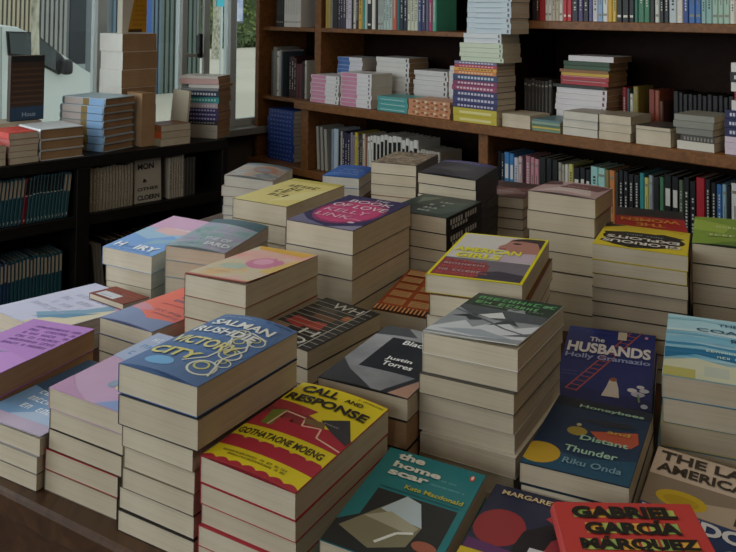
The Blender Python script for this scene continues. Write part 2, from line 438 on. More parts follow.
# -- lilac
p1 = [('p', [(0, 0), (.5, .0), (.2, .10), (0, .2)], '#b98fb4'), ('p', [(.62, 0), (1, 0), (1, .2), (.82, .12)], '#8fa2cf'), ('c', .74, .27, .15, .055, '#ddc9a8'), ('c', .66, .23, .1, .04, '#d8bfa0'),
      ('c', .5, .25, .06, .05, '#8ea0b8'), ('p', [(.0, .55), (1, .45), (1, 1), (0, 1)], '#a9b7d6'), ('s', .1, .62, .9, .09, '#5a8fc0'), ('s', .1, .74, .9, .09, '#5a8fc0'), ('s', .1, .86, .9, .09, '#d9e2ea')]
stack('P1', [.027, .027, .027, .027, .027], 'the lilac book with a cream cloud on it', 'lilac pink paperback with a cream cloud blob, topping the front left corner pile',
      '#c3a0c0', p1, special={0: (0, 0, 0, 0, 0), 2: (-.002, 0, 0, 0, 0), 3: (-.004, 0, 0, -.001, 0), 4: (-.005, 0, 0, -.001, 0)}, covers=['#c3a0c0', '#3d3530', '#3d3530', '#a3202c', '#8c8474'])
p0 = [('r', 0, 0, 1, .12, '#b8a9c0'), ('r', 0, .12, 1, 1, '#6f97c0'), ('p', [(.3, .12), (1, .12), (1, .3), (.6, .25)], '#a8bcd6'), ('p', [(0, .5), (.5, .42), (.7, 1), (0, 1)], '#33506e')]
p0 += [('s', .2, .22 + .1*i, .95, .085, '#dfe6ec') for i in range(5)]
stack('P0', [.024, .023, .023], 'the pale blue book at the table corner', 'pale blue and white paperback at the left table corner, lowest front pile', '#8ea6c4', p0, lift=.003, covers=['#a9a3b0', '#9a958a', '#3a3530'])
pb = [('p', [(0, 0), (1, 0), (1, .3), (0, .5)], '#b985cc'), ('p', [(.0, .22), (.2, .3), (.34, .24), (.3, .36), (.1, .40), (0, .36)], '#3f2d58'), ('p', [(.3, .28), (.62, .38), (.4, .36)], '#8a7aa8')]
pb += [('s', .25, .50 + .07*i, .95, .06, '#7d4f9c') for i in range(6)]
stack('PB', [.034, .034, .035], 'the bright purple book', 'bright purple paperback with darker purple print at the left table edge', '#b27cc6', pb, papers=[PAPERB])  # shade on these page edges is put into the tan paper
wb = [('r', 0, 0, 1, 1, '#c9cbe4'), ('p', [(.55, .0), (1, 0), (1, .78), (.86, .60), (.7, .38)], '#d7cdb4'), ('p', [(.42, .20), (.72, .50), (.9, .98), (1, 1), (1, .72), (.84, .48), (.6, .12)], '#7fa3bf'), ('p', [(.78, .72), (1, .62), (1, .98)], '#cf9ab8'),
      ('p', [(.5, .12), (.78, .26), (.92, .52), (.7, .34)], '#5f8fb0')]
wb += [('s', .12 + .04*i, .30 + .12*i, .62 + .04*i, .10, '#b3b6d4') for i in range(5)]
stack('WB', [.027, .027], 'the large white art book', 'large pale lavender book with painted mountains, lying by the left table edge', '#c3c6da', wb)
ob = [('r', 0, 0, 1, 1, '#dd7263'), ('p', [(0, 0), (1, 0), (1, .26), (.6, .18), (.3, .30), (0, .36)], '#7d8cb2'), ('p', [(0, .36), (.3, .3), (.45, .36), (.2, .46), (0, .5)], '#c78a98')]
ob += [('s', .45, .36, .9, .075, '#8f5f6c'), ('s', .5, .29, .95, .06, '#a0606a'), ('s', .4, .62, .95, .09, '#4d6a8c'), ('s', .4, .72, .9, .09, '#4d6a8c'), ('s', .3, .52, .8, .04, '#b0606a')]
stack('OB', [.027, .029, .029], 'the coral orange book', 'coral orange paperback with a slate blue lower edge, left of centre', '#6f7aa0', ob, bulge=.004, covers=['#6f7aa0', '#4a463e'])
hs = [('r', 0, 0, 1, .60, '#7ba4dc'), ('p', [(0, .42), (.4, .34), (.7, .5), (1, .42), (1, .68), (0, .66)], '#9fc0dc'), ('r', 0, .62, 1, 1, '#d2a9c9'), ('p', [(.2, .56), (.6, .50), (1, .62), (1, .7), (.3, .68)], '#dcb8bb'), ('p', [(.5, .2), (.8, .3), (.9, .45), (.55, .36)], '#8db4cf'),
      ('s', .5, .66, .98, .05, '#e6dfe6'), ('t', 'H', .10, .07, .16, .11, '#e6ecf4', .04), ('t', 'IRY', .50, .07, .42, .11, '#e6ecf4', .04), ('s', .28, .09, .48, .06, '#5d84c4'), ('s', .1, .03, .9, .03, '#5d84c4')]
stack('HS', [.035, .031, .028, .026], 'the sky blue and pink book', 'sky blue and pink paperback with white capitals, nearest the dark low shelves', '#86a6d2', hs, covers=['#86a6d2', '#8f887a'],
      special={1: (.008, 0, 0, -.011, -.004), 2: (.009, 0, 0, -.012, -.004), 3: (.009, 0, 0, -.012, -.004)})
gsm = blendmat('print_misty_teal', [(.3, '#6f8d96'), (.45, '#8fa9ac'), (.55, '#a39bb8'), (.7, '#9fb6b0')], 22)
gs = [('r', 0, 0, 1, 1, gsm), ('t', 'IARD', .55, .10, .4, .10, '#d8e0e4', .035), ('t', 'THE OF', .42, .25, .45, .09, '#cfd8de', .03), ('s', .1, .1, .5, .05, '#7a6f9a'), ('s', .1, .24, .4, .06, '#7a6f9a'), ('p', [(0, .86), (1, .74), (1, 1), (0, 1)], '#4d6873'),
      ('s', .1, .5, .8, .06, '#b9c6ca')]
stack('GS', [.026, .03, .03, .028, .027], 'the misty grey teal book', 'misty grey teal paperback beside the sky blue one, far left of table', '#8b9da0', gs, bulge=.005)
lpm = blendmat('print_pastel_petals', [(.28, '#d8938a'), (.42, '#d9a9a0'), (.52, '#c7c0a6'), (.64, '#d8b27c'), (.8, '#cf8fa0')], 13, seed=4)
lp = [('r', 0, 0, 1, 1, lpm), ('c', .62, .55, .26, .17, '#c77c9b'), ('c', .56, .58, .14, .09, '#d9a0b8'), ('c', .34, .36, .2, .09, '#adb9a8'), ('p', [(.1, .9), (.9, .85), (1, .98), (0, 1)], '#cda03e'), ('p', [(.8, .3), (1, .3), (1, .8), (.9, .7)], '#d3b56e'),
      ('s', .10, .27, .5, .05, '#cfd3cf'), ('s', .12, .17, .5, .04, '#d8a8a0'), ('r', 0, 0, 1, .03, '#c98a7c')]
stack('LP', [.036, .036, .041, .036, .03], 'the pastel pink and yellow book', 'pastel pink and yellow paperback with a lifting cover, left of centre', '#b0493f', lp, lift=.005, covers=['#a8584e', '#7d7466', '#9c3a34', '#7d7466'])
yp = [('r', 0, 0, 1, 1, '#d2c47c'), ('p', [(.55, .1), (1, .3), (1, .75), (.7, .55)], '#d9cf90'), ('r', 0, .9, 1, 1, '#bdaf5c')]
for (u0, u1, v) in ((.25, .88, .67), (.22, .62, .54), (.26, .62, .42), (.2, .62, .28)):
    yp += [('s', u0, v, u1, .16, '#40321e')]
stack('YP', [.047, .043, .045, .043], 'the pale yellow book with dark scratchy print', 'pale mustard yellow paperback with dark scratchy lettering, behind the pastel pink one', '#6b5b33', yp)
bl = [('r', 0, 0, 1, 1, '#38345c'), ('c', .5, .5, .47, .40, '#8c3c66'), ('c', .5, .48, .42, .33, '#c2497a'), ('p', [(0, 0), (.6, 0), (.2, .12), (0, .25)], '#6e6b88'), ('p', [(.6, 0), (1, 0), (1, .16)], '#8c86a0'), ('c', .78, .2, .05, .025, '#c9b8c8'), ('l', [(.62, .26), (.72, .3), (.85, .28)], .03, '#d58fae'),
      ('t', 'THE', .52, .88, .22, .06, '#d9c7d6', .0), ('t', 'BOOK', .22, .76, .66, .095, '#dccbd8', .008), ('t', 'OF LOVE', .10, .59, .82, .11, '#e6d3dd', .008), ('t', 'KELLY', .14, .42, .66, .10, '#e3b0c6', .008), ('t', 'LINK', .16, .26, .52, .10, '#e3b0c6', .008)]
stack('BL', [.046, .047, .047, .04, .04], 'the thick magenta and violet book', 'very thick violet book with a magenta oval and thin capitals, table centre', '#4a4258', bl, jit=.001)
sb = [('r', 0, 0, 1, 1, '#2c2b2b'), ('p', [(.0, .0), (.3, .0), (.28, .3), (0, .3)], '#8a6d58'), ('p', [(.1, .36), (.42, .30), (.46, .48), (.12, .52)], '#9a3a34'), ('p', [(.44, .36), (.7, .36), (.66, .52), (.46, .5)], '#a8443a'), ('r', .3, .56, .66, .66, '#6b4a36'),
      ('r', .7, .66, .8, .76, '#b06a3a'), ('r', .2, .72, .5, .8, '#4f4a44')]
sb += [('r', 0, .06 + .082*i, .98, .066 + .082*i, '#b9b8b4') for i in range(11)]
sb += [('r', .82, 0, .835, 1, '#c4c4c0'), ('t', 'H', .52, .22, .26, .12, '#cfcfca', .0), ('t', 'O', .5, .05, .3, .12, '#cfcfca', .0), ('t', 'WH', .3, .82, .5, .12, '#cfcfca', .0)]
stack('SB', [.028, .027, .027, .027], 'the dark book of thin white lines', 'dark charcoal paperback ruled with thin white lines and red patches', '#3a3733', sb)
bom = blendmat('print_grey_photo', [(.25, '#55585e'), (.5, '#8b8e94'), (.75, '#b9bcc0')], 9, seed=2)
bo = [('r', 0, 0, 1, 1, bom), ('p', [(.0, .0), (.6, 0), (.2, .2), (0, .35)], '#34363c'), ('p', [(.76, 0), (1, 0), (1, .30)], '#b08a78'), ('p', [(.7, 0), (.78, 0), (1, .33), (1, .42)], '#2a2c34'), ('r', .24, .27, 1, .80, '#1e232c'), ('p', [(0, .82), (.5, .86), (.3, 1), (0, 1)], '#4b4f55'),
      ('t', 'Blackouts', .42, .70, .56, .075, '#dfe2e4', .015), ('t', 'Justin', .42, .42, .3, .065, '#e3e5e6', .02), ('t', 'Torres', .44, .34, .34, .065, '#e3e5e6', .02)]
stack('BO', [.029, .036, .022, .022, .022], 'the grey photographic book with black panel', 'grey photographic paperback with a black panel and small white lettering', '#1b1c20', bo, bulge=.002, covers=['#2b2c30', '#15151a', '#15151a', '#8a7a3a', '#3a332c'], papers=[PAPER, PAPERB, PAPERB])
br = [('r', 0, 0, 1, 1, '#97431f'), ('r', .0, .0, 1, .14, '#3c1f14')]
rr = random.Random(5)
for r_ in range(5):
    for c_ in range(3):
        br.append(('r', .05 + c_*.32, .18 + r_*.165, .05 + c_*.32 + .26, .18 + r_*.165 + .12, rr.choice(['#c79f70', '#b98f62', '#b08458'])))
        for q in range(3): br.append(('r', .07 + c_*.32, .20 + r_*.165 + q*.033, .07 + c_*.32 + .2, .207 + r_*.165 + q*.033, '#93542f'))
br += [('r', .02 + .05*i, .02, .045 + .05*i, .12, '#c98d5c') for i in range(19)]
stack('BR', [.035, .034, .033], 'the rusty orange patterned book', 'rusty orange paperback printed with cream blocks, lying low at table centre', '#b9a684', br)
ag = [('r', 0, 0, 1, 1, '#d8cf1f'), ('r', .035, .025, .965, .975, '#c9c6c2'), ('r', .035, .025, .965, .40, '#6c6670'), ('p', [(.035, .025), (.60, .025), (.56, .30), (.035, .38)], '#8a3f44'),
      ('p', [(.56, .80), (.60, .93), (.75, .975), (.965, .975), (.965, .62), (.72, .60), (.60, .66), (.52, .68), (.50, .73)], '#a9786c'), ('p', [(.58, .88), (.66, .95), (.78, .975), (.965, .975), (.965, .74), (.9, .88), (.72, .90)], '#3a2f30'),
      ('c', .68, .83, .05, .02, '#3a2420'), ('p', [(.50, .68), (.60, .70), (.60, .67), (.54, .66)], '#8f3f3c'), ('p', [(.62, .60), (.965, .62), (.965, .42), (.6, .40)], '#b9aab8'), ('p', [(.5, .03), (.965, .03), (.965, .16), (.7, .2), (.5, .14)], '#3d3a45'), ('s', .4, .10, .6, .05, '#b05050')]
for i in range(5): ag.append(('s', .08, .05 + .065*i, .52, .06, ('#c05a58', '#b8a0a0')[i % 2]))
ag += [('t', 'AMERICAN', .06, .54, .74, .10, '#ddd83a', .035), ('t', 'GIRLS', .12, .41, .5, .10, '#ddd83a', .035)]
stack('AG', [.029, .034, .03, .032, .03, .034, .033], 'the yellow-bordered book with a face in profile', 'yellow-bordered paperback showing a face in profile, table centre', '#c9bd2c', ag, edge=None,
      special={1: (.010, -.004, .01, 0, 0)}, covers=['#b8ad30', '#5c3524', '#4a3a30', '#8a8272', '#4a3a30'])
ms = [('r', 0, 0, 1, 1, '#8d949a'), ('p', [(0, .66), (.3, .60), (.6, .68), (1, .60), (1, 1), (0, 1)], '#26382c'), ('p', [(0, .62), (.2, .50), (.35, .62), (.55, .44), (.75, .60), (1, .48), (1, .66), (0, .7)], '#4c5358'),
      ('p', [(0, .12), (.25, .34), (.4, .22), (.62, .46), (.8, .32), (1, .44), (1, .1), (.5, .03), (0, .04)], '#c6ccd2'), ('p', [(.05, .4), (.25, .52), (.4, .4), (.28, .36), (.2, .42)], '#2e3338'), ('p', [(.5, .3), (.66, .52), (.82, .36), (.7, .4)], '#3b4146'), ('p', [(.1, .1), (.5, .2), (.9, .08), (.5, .05)], '#9aa4ae'),
      ('p', [(.3, .5), (.5, .62), (.6, .5), (.45, .46)], '#d0d4d6'), ('p', [(.75, .12), (1, .26), (1, .18)], '#5c646a'), ('l', [(0, .56), (.4, .42), (.7, .28), (1, .2)], .03, '#5a6268'), ('s', .1, .76, .95, .10, '#6fae74'), ('s', .08, .86, .96, .11, '#5aa568'), ('s', .2, .72, .9, .03, '#9ab0a0')]
stack('MS', [.027, .025, .026, .026, .024, .026, .026, .026], 'the grey mountain book with green print', 'black and white mountain paperback with green lettering, atop the tall pile right of centre', '#e0ddd2', ms, lift=.006, jit=.003,
      special={1: (-.002, .004, 0, 0, 0), 2: (-.004, -.001, 0, 0, 0), 3: (-.003, 0, .0, 0, 0), 4: (-.003, .003, 0, 0, 0), 6: (-.003, 0, 0, 0, 0), 7: (-.003, .002, 0, 0, 0)}, covers=['#d8d8d2', '#a9a396', '#4a463f', '#a9a396', '#cfc9ba'])
hu = [('r', 0, 0, 1, 1, '#1d2a72'), ('p', [(.0, .0), (1, 0), (1, .12), (0, .2)], '#17215c')]
lad = [(.16, .10), (.94, 1.0)]
for k in (0, 1): hu.append(('l', [(.13 + .11*k, .14 - .02*k), (.72 + .11*k, .99)], .016, '#a9564c'))
for i in range(15):
    t_ = i/15; hu.append(('l', [(.13 + .59*t_, .14 + .85*t_), (.24 + .59*t_, .12 + .85*t_ + .01)], .014, '#a9564c'))
hu += [('p', [(.50, .10), (.68, .10), (.66, .22), (.63, .30), (.56, .30), (.54, .22)], '#c9c2bb'), ('c', .6, .31, .04, .025, '#8f5b48'), ('r', .58, .86, .68, .98, '#c7bba8'), ('c', .86, .17, .07, .03, '#b9b6cf'), ('c', .8, .21, .05, .025, '#d0cfd9'), ('c', .92, .22, .05, .025, '#c3c8d8'), ('c', .88, .26, .04, .02, '#d0cfd9'), ('l', [(.86, .17), (.88, .08)], .02, '#6f8a6a'),
       ('c', .93, .04, .035, .025, '#b9c3da'), ('c', .90, .93, .02, .02, '#c88fa8'), ('s', .2, .92, .52, .03, '#3d4f9c'), ('s', .05, .34, .3, .025, '#4a5ca0'), ('s', .05, .30, .3, .025, '#4a5ca0'),
       ('t', 'The', .27, .79, .17, .065, '#cfd3df', .02), ('t', 'HUSBANDS', .04, .62, .92, .145, '#d7d8dd', .04), ('t', 'Holly Gramazio', .04, .52, .92, .085, '#93a4d6', .02)]
stack('HU', [.026, .026, .025], 'the navy book with a red ladder', 'navy blue paperback with a red ladder and white capitals, right of centre', '#1a2560', hu, papers=[PAPERW])
hb = [('r', 0, 0, 1, 1, '#1b3350'), ('p', [(0, 0), (1, 0), (1, .3), (.5, .2), (0, .28)], '#1f4a63'), ('r', 0, .86, 1, 1, '#1c2436'), ('c', .12, .17, .2, .13, '#b9962c'), ('p', [(.48, .56), (.92, .66), (.96, .52), (.9, .44), (.6, .46)], '#b4553f'), ('c', .36, .53, .10, .06, '#9c8a3a'), ('c', .35, .62, .025, .02, '#b9b08a'), ('p', [(.3, .7), (.8, .76), (.9, .7), (.6, .66)], '#252a38'),
      ('t', 'Honeybees', .27, .85, .66, .06, '#9cc4ae', .02), ('t', 'and', .64, .57, .22, .05, '#c9a24c', .02), ('t', 'Distant', .42, .42, .46, .065, '#9cc4ae', .02), ('t', 'Thunder', .32, .25, .5, .075, '#9cc4ae', .02), ('t', 'Riku Onda', .36, .10, .54, .07, '#6f93a3', .015)]
stack('HB', [.022, .022, .022, .022], 'the dark teal book with mint green words', 'dark blue teal paperback with mint lettering and yellow discs, front right', '#20303c', hb)
bnm = blendmat('print_sea_waves', [(.3, '#2f7ba8'), (.42, '#5fa9cc'), (.52, '#a9d0e0'), (.62, '#3f8fbc'), (.76, '#8fc4dc')], 8, seed=9, stretch=(.8, 5, 1))
bn = [('r', 0, .70, 1, 1, '#a9d3e2'), ('r', 0, .28, 1, .72, bnm), ('p', [(0, .52), (.5, .58), (1, .5), (1, .6), (.5, .66), (0, .6)], '#7fbcd8'), ('p', [(0, .26), (.3, .36), (.7, .30), (1, .36), (1, .48), (0, .42)], '#1f6f9c'), ('p', [(0, 0), (1, 0), (1, .30), (.6, .24), (.3, .30), (0, .22)], '#c9cdb4'), ('r', 0, 0, .3, .13, '#b5b268'), ('c', .78, .14, .06, .06, '#2c3036'), ('r', .38, .06, .6, .2, '#b9c4b8'),
       *[('p', [(0, y0), (.35, y0 + .03), (.7, y0 - .01), (1, y0 + .02), (1, y0 + .05), (.6, y0 + .035), (.3, y0 + .06), (0, y0 + .04)], c_) for y0, c_ in ((.34, '#2b78a6'), (.42, '#8cc3da'), (.47, '#3f8dba'), (.64, '#6fb2d2'), (.70, '#c3dfe8'), (.90, '#8fc4da'))], ('t', 'THE', .52, .86, .2, .045, '#2a4a66', .01), ('t', 'COAST', .3, .74, .62, .055, '#2a4a66', .01), ('t', 'ROAD', .64, .60, .34, .06, '#2a4a66', .01), ('s', .4, .42, .7, .05, '#d8ead8'), ('s', .5, .34, .9, .05, '#d8ead8')]
stack('BN', [.03, .033, .031, .031, .031], 'the sea blue book at the right', 'pale sea blue paperback of painted waves at the right frame edge', '#7fb0c4', bn, covers=['#8fb4c0', '#5a7f94', '#c9b75a', '#5a7f94'],
      special={1: (.002, 0, 0, 0, 0), 2: (-.003, 0, 0, 0, 0), 3: (-.004, 0, 0, 0, 0)})
la = [('r', 0, 0, 1, 1, '#8f8172'), ('r', 0, .69, 1, 1, '#c7b8a8'), ('p', [(0, .34), (1, .38), (1, .69), (0, .69)], '#8a7c6c'), ('p', [(.3, .5), (.8, .6), (1, .5), (1, .38), (.3, .4)], '#b5a693'), ('c', .30, .50, .20, .085, '#c9ad1e'), ('c', .30, .49, .14, .05, '#b99c16'), ('p', [(.72, .55), (.9, .60), (.95, .52), (1, .42), (.7, .42)], '#3b342e'), ('r', 0, 0, 1, .385, '#2b3f6e'),
      ('t', 'THE LAST', .05, .86, .9, .10, '#2e2620', .03), ('t', 'AMERICANS', .05, .73, .92, .095, '#2e2620', .03), ('t', 'LONDON', .03, .25, .94, .115, '#d9dde2', .045), ('t', 'LO', .5, .06, .4, .14, '#d9dde2', .05)]
stack('LA', [.031, .031], 'the beige and navy book at lower right', 'beige and navy paperback with a yellow oval at the lower right', '#7a6f60', la)
gg = [('r', .0, 0, 1, 1, '#b93a36')]
gx = []
for row, (tx, u0, w0, v0, h0) in enumerate((('GABRIEL', .12, .74, .865, .095), ('GARC\u00cdA', .18, .66, .745, .11), ('M\u00c1RQUEZ', .12, .80, .625, .108))):
    cols = ['#8fae5e', '#d7a545', '#a9b65a']
    for i in range(6):
        gg.append(('r', u0 + w0*i/6 + .01, v0 + .012, u0 + w0*(i + .92)/6, v0 + h0*.8, cols[(i + row) % 3]))
    gx.append(('t', tx, u0, v0, w0, h0, '#1c1613', .055))
gg += gx
stack('GG', [.030], '', 'red hardback with big black, green and yellow capital lettering, bottom right front', '#a93632', gg, hard=True, base=.0755)
mw = [('r', 0, 0, 1, 1, '#1f2440'), ('c', .22, .60, .22, .17, '#8f2b32'), ('c', .78, .50, .19, .22, '#93303a'), ('p', [(.36, .30), (.42, .62), (.6, .74), (.78, .70), (.66, .60), (.58, .3)], '#15131c'), ('p', [(.55, .78), (.62, .86), (.7, .8), (.66, .74)], '#a8333a'), ('r', .0, .0, .52, .36, '#cdb52a'), ('p', [(.50, .32), (.68, .34), (.70, .50), (.52, .50)], '#c9c9cf'), ('l', [(.58, .34), (.56, .1)], .07, '#b9bcc4'),
      ('s', .06, .22, .46, .035, '#6f6220'), ('s', .06, .16, .46, .035, '#6f6220'), ('p', [(.02, .36), (.5, .36), (.46, .42), (.02, .45)], '#5a2c62'),
      ('t', 'MARGARET WILKES', .10, .905, .86, .045, '#cfb98a', .02)]
stack('MW', [.027, .028], 'the navy book with red discs', 'navy paperback with red discs and a yellow corner at the bottom edge', '#1d2140', mw)
hc = [('r', 0, 0, 1, 1, '#14777f'), ('p', [(.0, .0), (.93, .0), (.93, .57), (.16, .57), (.16, .3), (.0, .2)], '#1b2226'), ('p', [(.06, .16), (.45, .57), (.60, .54), (.72, .34), (.68, .16), (.4, .06)], '#7e7c62'), ('p', [(.30, .40), (.45, .57), (.60, .54), (.72, .34), (.5, .36)], '#b6c9d3'), ('p', [(.2, .3), (.4, .4), (.70, .33), (.66, .26)], '#a8a892'), ('l', [(.42, .12), (.55, .24), (.68, .28)], .03, '#dfe4e2'), ('c', .82, .20, .11, .045, '#9c5a48'), ('s', .60, .80, .82, .025, '#6fb1b4'), ('s', .55, .74, .92, .025, '#6fb1b4'), ('c', .90, .92, .025, .03, '#c9553c'), ('c', .90, .925, .012, .02, '#e6e2d8'),
      ('r', .16, .59, .93, .605, '#0f5f66'),
      ('t', 'the', .14, .895, .28, .075, '#d5d8cf', .04), ('t', 'home', .15, .805, .48, .065, '#d5d8cf', .04), ('t', 'scar', .15, .72, .40, .05, '#d5d8cf', .04), ('t', 'Kate Macdonald', .38, .625, .56, .042, '#b9b33a', .02)]
stack('HC', [.022, .021, .021], 'the teal book at the bottom edge', 'teal paperback with white lowercase title and a pale pyramid, bottom front', '#16646b', hc)
r1 = [('r', 0, 0, 1, 1, '#d4c22a'), ('p', [(.05, .36), (.2, .55), (.1, .75), (.35, .90), (.6, .97), (.8, .9), (.96, .8), (.88, .6), (.97, .4), (.7, .3), (.5, .36), (.3, .25)], '#1e1a16'), ('c', .5, .55, .46, .26, '#241d18'), ('p', [(0, 0), (.3, 0), (.1, .15)], '#c9b21f'), ('p', [(.75, .02), (1, .0), (1, .2)], '#2a231c'),
      ('t', 'GLORIOUS', .08, .72, .84, .12, '#d9d6cc', .03), ('t', 'EXPLOITS', .1, .54, .80, .12, '#d9d6cc', .03), ('s', .3, .4, .7, .06, '#8fa0b0')]
stack('RS1', [.026, .023, .024, .024, .024, .024, .024, .024, .024], 'the yellow and black book', 'yellow and black paperback with upside-down white capitals, right pile', '#c9b93a', r1, flip=True, jit=.0025, covers=['#c2b136', '#c2b136', '#4a463e', '#4a463e', '#3f3b35'])
r2 = [('r', 0, 0, 1, 1, '#b59a9c'), ('p', [(.1, .1), (.5, .2), (.9, .1), (.8, .5), (.3, .45)], '#cdbfc0'), ('p', [(.3, .5), (.9, .5), (1, .95), (.4, .9)], '#6a4244'), ('p', [(0, .6), (.3, .7), (.2, 1), (0, 1)], '#553638'), ('s', .3, .25, .8, .1, '#e0d8d6'), ('s', .3, .42, .8, .1, '#e0d8d6'), ('s', .2, .6, .7, .1, '#c9a0a0')]
stack('RS2', [.037]*7, 'the dusty pink book behind the right pile', 'dusty pink paperback with maroon shapes, topping the tallest right pile', '#4f3a38', r2, bulge=.003, jit=.003, covers=['#6a5656', '#4f463f'])
r3 = [('r', 0, 0, 1, 1, '#7a9636'), ('p', [(0, .5), (.4, .4), (.5, .7), (0, .9)], '#94ad45'), ('p', [(.2, 0), (.8, .0), (.6, .2)], '#5d7a2c'), ('c', .7, .5, .12, .12, '#9a6a78'), ('s', .15, .3, .9, .1, '#c9d0a0'), ('s', .3, .6, .9, .1, '#c9d0a0'), ('l', [(.2, .25), (.9, .35)], .02, '#2f3f1c')]
stack('RS3', [.034, .034, .035, .032, .03, .03, .03], 'the grass green book at the right', 'grass green paperback topping the pile at the right frame edge', '#33402a', r3, bulge=.003)
wo = [('r', 0, 0, 1, 1, '#1c1a1e'), ('r', 0, .42, 1, 1, '#a8201f'), ('p', [(0, .38), (1, .46), (1, .40), (0, .3)], '#3a1a1c'), ('t', 'THE', .30, .76, .4, .15, '#d98a3a', .035), ('t', 'WOMEN', .08, .54, .84, .16, '#d98a3a', .035), ('s', .3, .48, .7, .03, '#d9a06a')]
stack('WO', [.033]*6, 'the red and black book at the back right', 'red and black paperback with upside-down orange capitals, back right of table', '#8a5a3a', wo, flip=True, covers=['#7d2a26', '#7ba0a0', '#4a463e'])
pat = blendmat('print_brown_mosaic', [(.35, '#4a4038'), (.5, '#8a7a68'), (.62, '#b7a58c'), (.75, '#3e3a40')], 60, seed=3)
b1 = [('r', .03, .03, .97, .97, pat), ('s', .25, .55, .8, .1, '#b9b4aa'), ('s', .25, .4, .8, .1, '#b9b4aa')]
stack('BK1', [.03, .03, .03, .04, .025, .025, .025], 'the brown mosaic book at the back', 'brown mosaic-patterned paperback topping the pile nearest the bookcase', '#57504a', b1, flip=True, covers=['#57504a', '#57504a', '#57504a', '#b0603c'])
b2 = [('r', 0, 0, 1, 1, '#38363d'), ('p', [(0, .1), (.1, .02), (.95, .02), (1, .12), (.2, .22)], '#3d3575'), ('p', [(.2, .5), (.6, .4), (.9, .6), (.5, .75)], '#4d4b50'), ('s', .3, .10, .9, .06, '#a9a6c0'), ('s', .5, .6, .9, .05, '#77757d')]
stack('BK2', [.025]*10, 'the charcoal book with a violet band', 'charcoal paperback with a violet band along its near edge, back pile', '#2c2a32', b2, flip=True, bulge=.004)
dg = [('r', 0, 0, 1, 1, '#303d38'), ('p', [(.1, .2), (.4, .3), (.3, .6), (.6, .8), (.2, .9), (.05, .6)], '#46564e'), ('p', [(.6, .1), (.9, .2), (.8, .5)], '#5a6a5c'), ('p', [(.5, .5), (.9, .6), (.9, .9), (.6, .85)], '#26302e'), ('s', .42, .76, .6, .09, '#c0c8c4'), ('s', .38, .62, .62, .11, '#c0c8c4'), ('s', .35, .46, .6, .11, '#c0c8c4'), ('s', .3, .3, .6, .1, '#a9b4ae')]
dgs = [(.10 + .07*i + (.05 if i > 4 else 0), .145 + .07*i + (.05 if i > 4 else 0), .45, .8, '#c4c4bc') for i in range(10)] + [(.14 + .075*i, .185 + .075*i, .16, .38, '#c4c4bc') for i in range(6)]
stack('DG', [.036, .036, .028, .028, .028, .028, .028], 'the dark green book with a black spine', 'dark green paperback, black spine lettered in white, behind the magenta book', '#1a1c1c', dg, flip=True, spine=dgs)
b3 = [('r', 0, 0, 1, 1, '#5a3b3c'), ('p', [(.1, .2), (.5, .1), (.9, .3), (.6, .6)], '#8a6f6e'), ('p', [(0, .7), (.6, .6), (1, .9), (.3, 1)], '#3c2a2c'), ('s', .3, .3, .9, .1, '#b9a8a8'), ('s', .3, .5, .9, .1, '#b06a6a')]
stack('BK3', [.03, .028, .028, .028, .028, .027], 'the dull maroon book at the back', 'dull maroon paperback lying behind the pile of the profile book', '#4c3a38', b3)
bb = [('r', 0, 0, 1, 1, '#2d63b4'), ('p', [(0, 0), (.5, 0), (.2, .3), (0, .3)], '#3d78c8'), ('p', [(.6, .6), (1, .5), (1, 1), (.7, 1)], '#2550a0'), ('s', .2, .2, .85, .1, '#a9c4e4'), ('s', .25, .38, .85, .1, '#a9c4e4'), ('s', .3, .56, .85, .1, '#a9c4e4')]
stack('BB', [.035, .035], 'the bright blue book at the back', 'bright blue paperback lying at the far back edge of the table', '#3d6fb8', bb, papers=[PAPERW], bulge=.004)
flm = blendmat('print_grey_bouquet', [(.3, '#6d7880'), (.48, '#a3a8a6'), (.58, '#b98f72'), (.7, '#7f8f9a')], 24, seed=6)
fl = [('r', 0, 0, 1, 1, flm), ('c', .6, .55, .25, .22, '#a57a60'), ('c', .58, .52, .16, .12, '#8f8f98'), ('s', .1, .15, .5, .08, '#d0d4d4'), ('p', [(0, .85), (1, .85), (1, 1), (0, 1)], '#5d6b74')]
stack('FL', [.030, .028, .026, .026, .026], 'the grey floral book at the far left', 'grey floral paperback topping the pile beside the bookcase end', '#8f9496', fl, bulge=.006, papers=[PAPERW], covers=['#8f9496', '#b98a80', '#8f9496'],
      special={1: (-.008, 0, 0, 0, 0), 2: (-.004, 0, 0, 0, 0), 3: (-.003, 0, 0, 0, 0), 4: (-.003, 0, 0, 0, 0)})
# red brown leaflet book peeping out beside the pastel ones
def wbp(k):
    x, y, zc, th, w, l, a_, b_ = FIT['WB']
    e = Vector((math.cos(th), math.sin(th))); n = Vector((-math.sin(th), math.cos(th))); c0 = Vector((x, y)) + e*w/2 + n*l/2
    return lambda X, Y: TZ + zc + a_*(Vector((X, Y)) - c0).dot(e) + b_*(Vector((X, Y)) - c0).dot(n) + k
make_book('paperback_book', (-.548, 1.662), -.60, .102, .065, wbp(.0015), wbp(.0125), '#6b2a20', 'small dark red booklet with a white label on the lavender art book', 'book', GROUP,
          art=[('r', 0, 0, 1, 1, '#7a3022'), ('r', .1, .1, .62, .5, '#c9ced6'), ('s', .2, .2, .55, .08, '#6f7f96'), ('s', .1, .6, .9, .1, '#b0654c'), ('s', .1, .75, .9, .1, '#a4503c')])
